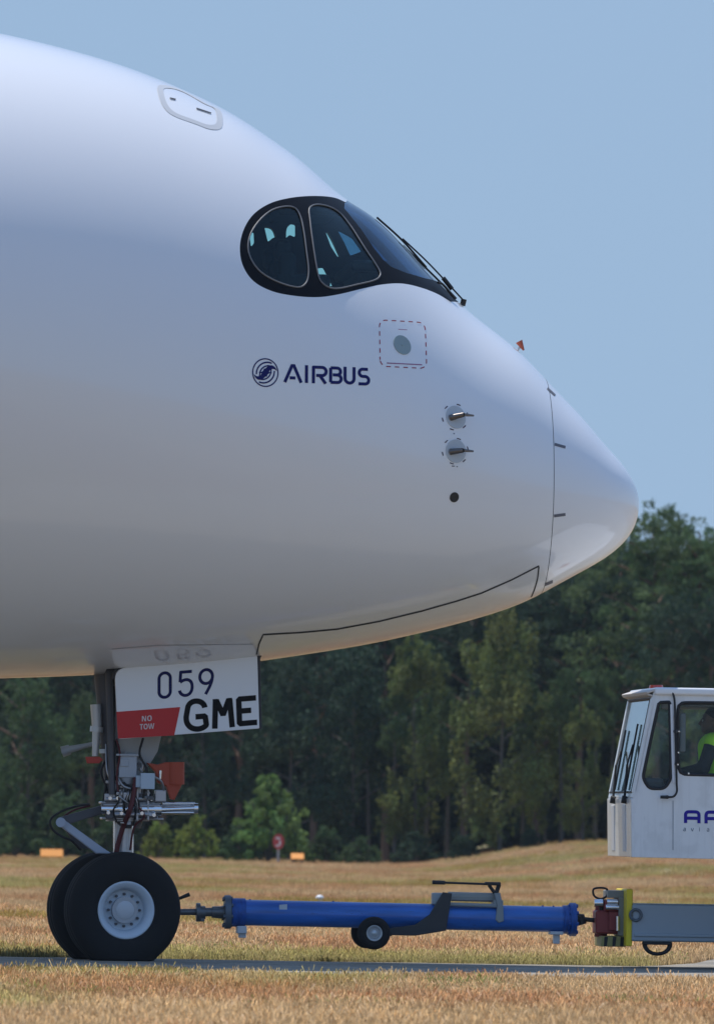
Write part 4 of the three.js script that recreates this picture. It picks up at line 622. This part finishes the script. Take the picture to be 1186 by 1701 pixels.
// ---------------------------------------------------------------- tow tractor
const hitchAt = bar.localToWorld(measure(bar)(1046, 1530).clone()); hitchAt.y = 0;
const tug = thing('tow_tractor', 'white tow tractor with raised cab, red beacon and grey chassis at right', 'tow tractor', [hitchAt.x, 0, hitchAt.z], 4.4 * Math.PI / 180);
const T = measure(tug);
{
  const Z = 1.02, grime = noiseTexture(512, (u, v) => { const st = fbm(u * 46, v * 3 + 2, 3), sp = fbm(u * 9, v * 9, 4), q = 0.99 - 0.02 * smooth(st, 0.48, 0.8) - 0.04 * smooth(sp, 0.45, 0.75); return [q, q * 0.995, q * 0.98]; }, true), tw = phys([0.76, 0.78, 0.81], 0.38, { map: grime, clearcoat: 0.6, clearcoatRoughness: 0.15 }), tgrey = std([0.32, 0.37, 0.41], 0.55), seal = std([0.014, 0.014, 0.016], 0.6), pane = phys([0.93, 0.97, 0.96], 0.0, { specularIntensity: 0.35, transmission: 1, thickness: 0 });
  const frontB = T(1053, 1424, Z).x, len = 2.3, rear = frontB + len, yB = T(1053, 1424, Z).y, yT = T(1087, 1150, Z).y;
  const winPx = roundPoly([[1126, 1167, 12], [1330, 1171, 12], [1330, 1290, 12], [1130, 1286, 18], [1126, 1270, 10]], 10);
  const quarterPx = roundPoly([[1094.5, 1167, 2], [1112.5, 1166, 2], [1114.5, 1294, 12], [1104, 1310, 8], [1078, 1310, 8], [1067.5, 1292, 8]], 4);
  const sidePx = [[1088, 1149], [1420, 1153], [1420, 1432], [1053, 1424], [1052, 1326]];
  const rect = (p) => { const s = poly(p); return s; };
  for (const zz of [Z - 0.04, -Z]) mesh('side_panel', plate(T, sidePx, zz, 0.04, 0.004, [winPx, quarterPx]), tw, tug);
  const sidePane = (px, zz, name) => { const w = mesh(name, plate(T, px, zz, 0.006), pane, tug); mesh('window_seal', tube(px.map(([x, y]) => T(x, y, zz + 0.02)), 0.017, 90, true), seal, w); return w; };
  for (const zz of [Z - 0.026, -Z + 0.012]) { sidePane(winPx, zz, 'side_window'); sidePane(quarterPx, zz, 'quarter_window'); }
  // front: raked screen over an upright nose
  const fT = T(1088, 1149, Z), fM = T(1052, 1326, Z), fB = T(1053, 1424, Z), H = Z * 2;
  const slab = (a, b, z0, z1, d = 0.03) => { const l = Math.hypot(b.x - a.x, b.y - a.y), an = Math.atan2(b.y - a.y, b.x - a.x); return box(l, d, z1 - z0, 0, 0, 0, 0.008).rotateZ(an).translate((a.x + b.x) / 2, (a.y + b.y) / 2, (z0 + z1) / 2); };
  const lerp = (t) => fM.clone().lerp(fT, t);
  mesh('front_panel', [slab(V(fB.x - 0.005, fB.y, 0), V(fM.x - 0.005, fM.y, 0), -Z, Z, 0.035), slab(lerp(0), lerp(0.06), -Z, Z), slab(lerp(0.93), lerp(1), -Z, Z), slab(lerp(0.05), lerp(0.94), Z - 0.10, Z, 0.04), slab(lerp(0.05), lerp(0.94), -Z, -Z + 0.10, 0.04)], tw, tug);
  for (const zz of [-0.5, 0.45]) mesh('front_rib', [slab(V(fB.x - 0.022, fB.y + 0.05, 0), V(fM.x - 0.022, fM.y - 0.06, 0), zz - 0.12, zz + 0.12, 0.014)], phys([0.66, 0.66, 0.67], 0.45), tug);
  mesh('windscreen', [slab(lerp(0.055), lerp(0.935), -Z + 0.1, Z - 0.1, 0.006)], phys([0.70, 0.80, 0.82], 0.0, { transmission: 1, thickness: 0 }), tug);
  mesh('screen_seal', [slab(lerp(0.045), lerp(0.065), -Z + 0.09, Z - 0.09, 0.05), slab(lerp(0.925), lerp(0.945), -Z + 0.09, Z - 0.09, 0.05), slab(lerp(0.05), lerp(0.94), Z - 0.115, Z - 0.095, 0.05)], seal, tug);
  const off = (t, z, o = 0.035) => { const p = lerp(t), n = V(-(fT.y - fM.y), fT.x - fM.x, 0).normalize(); p.addScaledVector(n, o); p.z = z; return p; };
  for (const [z0, z1, t1] of [[0.62, 0.34, 0.50], [-0.35, -0.6, 0.45]]) mesh('wiper', [rod(off(-0.02, z0), off(0.3, (z0 + z1) / 2, 0.06), 0.012, 0.010, 8), rod(off(0.3, (z0 + z1) / 2, 0.06), off(t1, z1, 0.03), 0.009, 0.008, 8), rod(off(0.08, z1 + 0.06, 0.02), off(t1 + 0.2, z1 - 0.03, 0.02), 0.010, 0.009, 8), rod(off(-0.02, z0, 0), off(-0.02, z0, 0.06), 0.035)], seal, tug);
  mesh('roof', [box(len - (fT.x - frontB) + 0.02, 0.07, H + 0.06, (fT.x + rear) / 2, fT.y + 0.005, 0, 0.025)], phys([0.80, 0.81, 0.82], 0.35, { clearcoat: 0.6 }), tug);
  const v0 = T(1086, 1147, Z);
  mesh('sun_visor', [slab(V(v0.x - 0.07, v0.y - 0.022, 0), V(v0.x + 0.03, v0.y + 0.012, 0), -Z - 0.02, Z + 0.02, 0.022), slab(lerp(0.955), V(v0.x - 0.065, v0.y - 0.028, 0), -Z, Z, 0.018)], std([0.56, 0.53, 0.50], 0.6), tug);
  mesh('cab_floor', [box(len - 0.06, 0.05, H - 0.1, frontB + len / 2, yB + 0.06, 0, 0.01)], darkGrey, tug);
  mesh('rear_wall', [box(0.05, yT - yB, H - 0.1, rear - 0.03, (yT + yB) / 2, 0, 0.01)], tw, tug);
  mesh('ceiling_lining', [box(len - 0.5, 0.05, H - 0.1, frontB + len / 2 + 0.2, yT - 0.1, 0, 0.01)], darkGrey, tug);
  mesh('beacon', [rod(T(1090, 1146, 0.5), T(1090, 1138, 0.5), 0.07, 0.06, 20)], phys([0.70, 0.05, 0.02], 0.3, { clearcoat: 1 }), tug);
  mesh('beacon', [rod(T(1090, 1146, -0.5), T(1090, 1138, -0.5), 0.07, 0.06, 20)], phys([0.45, 0.03, 0.02], 0.3, { clearcoat: 1 }), tug);
  mesh('roof_gutter', [tube([T(1090, 1152, Z + 0.012), T(1112, 1149, Z + 0.012), T(1180, 1152.5, Z + 0.012), T(1400, 1157, Z + 0.012)], 0.012, 30)], phys([0.8, 0.8, 0.8], 0.3), tug);
  mesh('grab_rail', [tube([T(1117, 1150, Z + 0.02), T(1120, 1160, Z + 0.03), T(1122, 1220, Z + 0.04), T(1124, 1300, Z + 0.04), T(1124, 1316, Z + 0.04), T(1119, 1323, Z + 0.04), T(1108, 1324, Z + 0.04)], 0.010, 60), rod(T(1110, 1324, Z + 0.04), T(1097, 1324, Z + 0.04), 0.018, 0.014, 10)], seal, tug);
  mesh('door_pillar', [rod(T(1115.5, 1170, Z + 0.01), T(1119, 1300, Z + 0.01), 0.014)], phys([0.78, 0.79, 0.82], 0.3), tug);
  mesh('mirror', [boxPx(T, 1129, 1184, 1139, 1250, Z - 0.14, Z - 0.06, 0.02), rod(T(1121, 1215, Z + 0.03), T(1131, 1215, Z - 0.1), 0.016), rod(T(1122, 1270, Z + 0.03), T(1129, 1248, Z - 0.1), 0.010)], std([0.16, 0.16, 0.17], 0.5), tug);
  for (const [x, y] of [[1121, 1190], [1128, 1215], [1127, 1250], [1126, 1270], [1144, 1285]]) mesh('rivet', [rod(T(x, y, Z), T(x, y, Z + 0.03), 0.012, 0.008, 8)], chrome, tug);
  mesh('door_seam', [rod(T(1118, 1330, Z + 0.001), T(1118, 1412, Z + 0.001), 0.004, 0.004, 6)], std([0.3, 0.33, 0.36], 0.6), tug);
  const q = [[1130, 1340], [1290, 1343], [1290, 1389], [1130, 1386]].map(([x, y]) => T(x, y, Z + 0.003)), g = new THREE.BufferGeometry();
  g.setAttribute('position', new THREE.Float32BufferAttribute(q.flatMap((p) => [p.x, p.y, p.z]), 3)); g.setAttribute('uv', new THREE.Float32BufferAttribute([0, 1, 1, 1, 1, 0, 0, 0], 2)); g.setAttribute('normal', new THREE.Float32BufferAttribute([0, 0, 1, 0, 0, 1, 0, 0, 1, 0, 0, 1], 3)); g.setIndex([0, 3, 2, 0, 2, 1]);
  mesh('lettering', g, print(1600, 460, (c) => {
    c.strokeStyle = '#2c2390'; c.lineWidth = 54;
    for (const x of [88, 428]) { c.beginPath(); c.moveTo(x, 270); c.lineTo(x, 140); c.quadraticCurveTo(x, 82, x + 62, 82); if (x < 100) { c.lineTo(x + 160, 82); c.quadraticCurveTo(x + 222, 82, x + 222, 140); c.lineTo(x + 222, 270); } else c.lineTo(x + 235, 82); c.moveTo(x, 188); c.lineTo(x + 205, 188); c.stroke(); }
    c.fillStyle = '#566478'; c.font = '100px sans-serif'; 'avia'.split('').forEach((ch, i) => c.fillText(ch, 46 + i * 130, 405));
  }), tug);
  // seat and wheel inside
  mesh('driver_seat', [box(0.14, 0.62, 0.5, T(1215, 1250, 0.45).x, T(1215, 1262, 0.45).y, 0.45, 0.05), box(0.48, 0.12, 0.5, T(1180, 1300, 0.45).x, T(1180, 1318, 0.45).y, 0.45, 0.05), box(0.3, T(1180, 1318, 0.45).y - yB - 0.06, 0.3, T(1188, 1318, 0.45).x, (T(1180, 1318, 0.45).y + yB) / 2, 0.45, 0.03)], dark, tug);
  const sw = T(1118, 1292, 0.45); mesh('steering_wheel', [new THREE.TorusGeometry(0.19, 0.016, 8, 36).rotateX(Math.PI / 2).rotateZ(0.45).translate(sw.x, sw.y, 0.45), rod(V(sw.x - 0.01, sw.y, 0.45), V(sw.x - 0.22, yB + 0.1, 0.45), 0.025)], dark, tug);
  mesh('dashboard', [box(0.24, 0.28, 1.7, fM.x + 0.18, T(1060, 1318, 0).y, 0, 0.04)], darkGrey, tug);
  // chassis
  const cx0 = T(1050, 1535, 0.5).x, cTop = T(1100, 1503.5, 1.12).y, cBot = T(1100, 1566, 1.12).y, cl = 5.6;
  mesh('chassis', [box(cl, cTop - cBot, 1.0, cx0 + cl / 2, (cTop + cBot) / 2, 0, 0.02), box(cl, 0.03, 1.03, cx0 + cl / 2 + 0.02, cBot + 0.06, 0, 0.008), box(cl - 1.1, cTop - cBot - 0.02, 1.6, cx0 + 1.1 + (cl - 1.1) / 2, (cTop + cBot) / 2, 0, 0.03)], tgrey, tug);
  mesh('cab_lift', [box(0.5, yB - cTop + 0.05, 1.2, frontB + 1.7, (yB + cTop) / 2, 0, 0.03)], tgrey, tug);
  mesh('engine_hood', [box(2.9, 0.75, 2.1, frontB + 3.9, cTop + 0.36, 0, 0.06)], tw, tug);
  for (const [wx, sg] of [[1.75, 1], [1.75, -1], [4.3, 1], [4.3, -1]]) { const w = mesh('wheel', [rod(V(0, 0, -0.1), V(0, 0, 0.1), 0.2, 0.2, 24)], grey, tug); w.scale.setScalar(0.95); w.position.set(cx0 + wx, 0.50, 1.0 * sg); w.rotation.y = sg < 0 ? Math.PI : 0; mesh('tyre', lathe(tyreProfile, 60), rubber, w); mesh('rim', lathe([[0.262, 0.135], [0.268, 0.152], [0.244, 0.163], [0.2, 0.11], [0.1, 0.1], [0, 0.12]], 40), tgrey, w); }
  mesh('tie_ring', [new THREE.TorusGeometry(0.115, 0.022, 10, 40).scale(1, 0.75, 1).translate(T(1092, 1569, 0.45).x, T(1092, 1569, 0.45).y, 0.45), boxPx(T, 1068, 1564, 1116, 1570, 0.4, 0.49, 0.008)], seal, tug);
  mesh('chassis_hook', [new THREE.TorusGeometry(0.05, 0.014, 8, 24).translate(T(1056, 1520, 0.51).x, T(1056, 1520, 0.51).y, 0.51)], std([0.10, 0.12, 0.14], 0.5), tug);
  const yellow = std([0.78, 0.60, 0.02], 0.5), olive = std([0.30, 0.26, 0.09], 0.6);
  mesh('bumper_plate', [boxPx(T, 1041, 1477, 1050, 1572, -0.45, 0.47, 0.012)], yellow, tug);
  mesh('bumper_beam', [boxPx(T, 1049, 1503, 1053, 1560, -0.4, 0.46, 0.006)], tgrey, tug);
  mesh('hitch', [boxPx(T, 990, 1512, 1036, 1552, -0.16, 0.16, 0.02), boxPx(T, 1004, 1496, 1040, 1514, -0.2, 0.2, 0.012), rod(T(998, 1494, 0), T(998, 1556, 0), 0.05, 0.06, 16), boxPx(T, 1012, 1514, 1030, 1546, 0.16, 0.2, 0.008)], std([0.26, 0.035, 0.035], 0.5), tug);
  mesh('hitch_housing', [boxPx(T, 1010, 1479, 1040, 1492, -0.22, 0.22, 0.01), boxPx(T, 1028, 1490, 1040, 1555, -0.22, 0.24, 0.01)], std([0.24, 0.24, 0.22], 0.5), tug);
  mesh('hitch_bolt', [rod(T(987, 1500, 0.16), T(1001, 1500, 0.16), 0.035), rod(T(1008, 1498, 0.22), T(1026, 1498, 0.22), 0.028), rod(T(1006, 1507, 0.22), T(1028, 1507, 0.22), 0.026), rod(T(1026, 1522, 0.25), T(1026, 1546, 0.25), 0.018)], chrome, tug);
  mesh('release_handle', [tube([T(986, 1477, 0.1), T(1008, 1477, 0.1), T(1008, 1488, 0.1), T(998, 1493, 0.1), T(987, 1488, 0.1)], 0.010, 40, true), rod(T(998, 1492, 0.1), T(999, 1512, 0.1), 0.02)], seal, tug);
  mesh('hazard_block', [boxPx(T, 999, 1555, 1040, 1573, -0.3, 0.3, 0.01)], olive, tug);
  for (const x of [1004, 1018, 1031]) mesh('hazard_stripe', [plate(T, [[x, 1556], [x + 6, 1556], [x + 4, 1572], [x - 1, 1572]], 0.299, 0.004)], seal, tug);
}

// ---------------------------------------------------------------- driver
{
  const ps = thing('person', 'person in lime safety vest seated at the tractor driver window', 'person', [0, 0, 0], 0);
  ps.position.copy(tug.localToWorld(V(T(1190, 1424, 0.45).x, T(1180, 1424, 0.45).y, 0.45))); ps.rotation.y = tug.rotation.y;
  const S = measure(ps), A = (px, py, z = 0) => S(px, py, z);
  const skinM = std([0.13, 0.075, 0.055], 0.6), cloth = std([0.018, 0.02, 0.026], 0.85), vest = std([0.42, 0.85, 0.03], 0.75), hair = std([0.012, 0.010, 0.009], 0.8);
  function flesh(parts, cell, grow = 0, k = 0.03) {
    const lo = V(9, 9, 9), hi = V(-9, -9, -9);
    for (const [a, b, ra, rb] of parts) for (const [p, r] of [[a, ra], [b, rb]]) { lo.min(p.clone().subScalar(r + grow + 0.05)); hi.max(p.clone().addScalar(r + grow + 0.05)); }
    const c = lo.clone().add(hi).multiplyScalar(0.5), half = Math.max(hi.x - lo.x, hi.y - lo.y, hi.z - lo.z) / 2, n = Math.min(120, Math.ceil(2 * half / cell)), mc = new MarchingCubes(n, skinM, false, false, 60000), p = V(), ab = V(), ap = V();
    for (let z = 0; z < n; z++) for (let y = 0; y < n; y++) for (let x = 0; x < n; x++) {
      p.set((x - n / 2) / (n / 2), (y - n / 2) / (n / 2), (z - n / 2) / (n / 2)).multiplyScalar(half).add(c); let d = 9;
      for (const [a, b, ra, rb] of parts) { ab.subVectors(b, a); ap.subVectors(p, a); const t = Math.max(0, Math.min(1, ap.dot(ab) / Math.max(1e-6, ab.lengthSq()))), e = ap.addScaledVector(ab, -t).length() - (ra + (rb - ra) * t) - grow, h = Math.max(k - Math.abs(d - e), 0) / k; d = Math.min(d, e) - h * h * k / 4; }
      mc.field[x + y * n + z * n * n] = -d;
    }
    mc.isolation = 0; mc.update();
    const g = new THREE.BufferGeometry(), pa = mc.positionArray.slice(0, mc.count * 3), na = mc.normalArray.slice(0, mc.count * 3);
    for (let i = 0; i < mc.count; i++) { pa[3 * i] = pa[3 * i] * half + c.x; pa[3 * i + 1] = pa[3 * i + 1] * half + c.y; pa[3 * i + 2] = pa[3 * i + 2] * half + c.z; }
    g.setAttribute('position', new THREE.Float32BufferAttribute(pa, 3)); g.setAttribute('normal', new THREE.Float32BufferAttribute(na, 3)); return g;
  }
  const head = A(1183, 1196), chin = A(1176, 1208), neck = A(1186, 1216), chest = A(1186, 1246), hip = A(1190, 1302), shN = A(1184, 1233, 0.19), shF = A(1184, 1233, -0.19), elN = A(1168, 1276, 0.26), elF = A(1168, 1276, -0.26), haN = A(1130, 1284, 0.15), haF = A(1130, 1284, -0.15), knN = A(1120, 1312, 0.13), knF = A(1120, 1312, -0.13), ftN = A(1108, 1400, 0.13), ftF = A(1108, 1400, -0.13), hpN = A(1188, 1308, 0.09), hpF = A(1188, 1308, -0.09);
  const torso = [[V(chest.x, chest.y + 0.02, 0.08), V(hip.x, hip.y, 0.07), 0.12, 0.12], [V(chest.x, chest.y + 0.02, -0.08), V(hip.x, hip.y, -0.07), 0.12, 0.12], [shN, shF, 0.065, 0.065]];
  const arms = [[shN, elN, 0.055, 0.042], [elN, haN, 0.04, 0.028], [shF, elF, 0.055, 0.042], [elF, haF, 0.04, 0.028]];
  const legs = [[hpN, knN, 0.085, 0.06], [knN, ftN, 0.055, 0.04], [hpF, knF, 0.085, 0.06], [knF, ftF, 0.055, 0.04]];
  const faceDir = V(-1, 0, 0), hd = [[head, V(head.x - 0.015, head.y - 0.03, 0), 0.095, 0.088], [V(head.x - 0.03, head.y - 0.06, 0), V(head.x - 0.055, head.y - 0.085, 0), 0.06, 0.045], [V(head.x - 0.095, head.y - 0.01, 0), V(head.x - 0.112, head.y - 0.035, 0), 0.012, 0.016], [V(head.x, head.y - 0.02, 0.085), V(head.x, head.y - 0.05, 0.085), 0.02, 0.014], [V(head.x, head.y - 0.02, -0.085), V(head.x, head.y - 0.05, -0.085), 0.02, 0.014], [V(head.x + 0.01, head.y - 0.08, 0), neck, 0.055, 0.06]];
  const fingers = []; for (const [h, sg] of [[haN, 1], [haF, -1]]) { for (let f = 0; f < 4; f++) { const b = V(h.x - 0.055, h.y + 0.005, h.z + (f - 1.5) * 0.019), m = V(h.x - 0.09, h.y - 0.008, b.z), e = V(h.x - 0.085, h.y - 0.036 + 0.004 * f, b.z); fingers.push([b, m, 0.0095, 0.009], [m, e, 0.009, 0.008]); } fingers.push([h, V(h.x - 0.055, h.y + 0.005, h.z), 0.03, 0.03], [V(h.x - 0.02, h.y, h.z - 0.03 * sg), V(h.x - 0.06, h.y - 0.02, h.z - 0.045 * sg), 0.012, 0.009]); }
  const bodyG = merge([flesh([...torso, ...arms, ...legs, [neck, chest, 0.058, 0.09]], 0.016), flesh(hd, 0.0045, 0, 0.02), flesh(fingers.slice(0, 10), 0.004, 0, 0.006), flesh(fingers.slice(10), 0.004, 0, 0.006)]);
  const b = mesh('body', bodyG, skinM, ps);
  mesh('vest', [flesh(torso, 0.014, 0.020)], vest, ps);
  mesh('sleeves', [flesh(arms, 0.012, 0.016)], cloth, ps);
  mesh('trousers', [flesh([...legs, [hpN, hpF, 0.11, 0.11]], 0.016, 0.014)], cloth, ps);
  mesh('shoe', [flesh([[ftN, V(ftN.x - 0.12, ftN.y - 0.05, ftN.z), 0.05, 0.035]], 0.01)], dark, ps);
  mesh('shoe', [flesh([[ftF, V(ftF.x - 0.12, ftF.y - 0.05, ftF.z), 0.05, 0.035]], 0.01)], dark, ps);
  mesh('hair', [flesh([[V(head.x + 0.02, head.y + 0.025, 0), V(head.x + 0.035, head.y - 0.02, 0), 0.092, 0.08]], 0.005, 0.006)], hair, ps);
  const eye = (s) => new THREE.SphereGeometry(0.011, 10, 8).translate(head.x - 0.088, head.y - 0.008, 0.034 * s);
  mesh('eyes', [eye(1), eye(-1)], std([0.5, 0.5, 0.48], 0.3), ps); mesh('mouth', [box(0.006, 0.007, 0.045, head.x - 0.098, head.y - 0.075, 0, 0.003)], std([0.16, 0.05, 0.045], 0.6), ps);
}

// ---------------------------------------------------------------- small things on the field
{
  const d = 262, c = atDepth(462.5, 1398, -d), gy = groundY(c.x, -d), sgn = thing('round_sign', 'round red sign with white marks on a short grey post at the wood edge', 'sign', [c.x, gy, -d], 0.1), k = d / FOCAL;
  const y = c.y - gy; mesh('post', [rod(V(0, -0.05, 0), V(0, y, 0), 0.035)], std([0.35, 0.36, 0.36], 0.6), sgn);
  const f = new THREE.CylinderGeometry(9.5 * k, 9.5 * k, 0.03, 32).rotateX(Math.PI / 2).scale(1, 1.35, 1).translate(0, y, 0.04);
  mesh('disc', f, std([0.45, 0.05, 0.05], 0.5), sgn);
  mesh('white_mark', [box(0.13, 0.05, 0.01, -0.02, y + 0.10, 0.06, 0.004), box(0.05, 0.14, 0.01, 0.04, y - 0.03, 0.06, 0.004), box(0.11, 0.05, 0.01, -0.03, y - 0.12, 0.06, 0.004)], std([0.75, 0.74, 0.72], 0.5), sgn);
  const marker = (px, py, w, h, dd, label) => {
    const p = atDepth(px, py, -dd), kk = dd / FOCAL, gy2 = groundY(p.x, -dd), m = thing('marker_board', label, 'marker', [p.x, gy2, -dd], 0.05, 'orange marker boards along the wood edge');
    const pr = new THREE.ExtrudeGeometry(new THREE.Shape([[-0.3, -0.5], [0.3, -0.5], [0.3, -0.4], [-0.05, 0.5], [-0.3, 0.5]].map(([a, b]) => new THREE.Vector2(a * 0.6, b * h * kk))), { depth: w * kk, bevelEnabled: false }).rotateY(-Math.PI / 2).translate(w * kk / 2, p.y - gy2, 0);
    mesh('panel', pr, std([0.85, 0.29, 0.012], 0.55), m);
    for (const s of [-1, 1]) mesh('leg', [rod(V(s * w * kk * 0.35, -0.05, 0), V(s * w * kk * 0.35, p.y - gy2, 0), 0.03)], darkGrey, m);
  };
  marker(86, 1417, 37, 13, 262, 'larger orange marker board on the grass left of the nose wheel');
  marker(494, 1422.5, 21, 10, 262, 'smaller orange marker board right of the round red sign');
  const e = onGround(531, 1501), ke = -e.z / FOCAL, l = thing('edge_light', 'small white domed light on the grass just above the tow bar', 'airfield light', [e.x, groundY(e.x, e.z), e.z]);
  mesh('base', [rod(V(0, 0, 0), V(0, 0.10, 0), 0.05)], grey, l);
  mesh('dome', [new THREE.SphereGeometry(7 * ke, 20, 12, 0, 6.2832, 0, 1.6).scale(1, 0.75, 1).translate(0, 0.09, 0)], std([0.8, 0.8, 0.78], 0.4), l);
}

const renderer = new THREE.WebGLRenderer({ antialias: true });
renderer.setSize(713, 1024); renderer.outputColorSpace = THREE.SRGBColorSpace;
renderer.toneMapping = THREE.LinearToneMapping; renderer.toneMappingExposure = EXPOSURE;
renderer.shadowMap.enabled = true; renderer.shadowMap.type = THREE.PCFSoftShadowMap;
renderer.render(scene, camera);
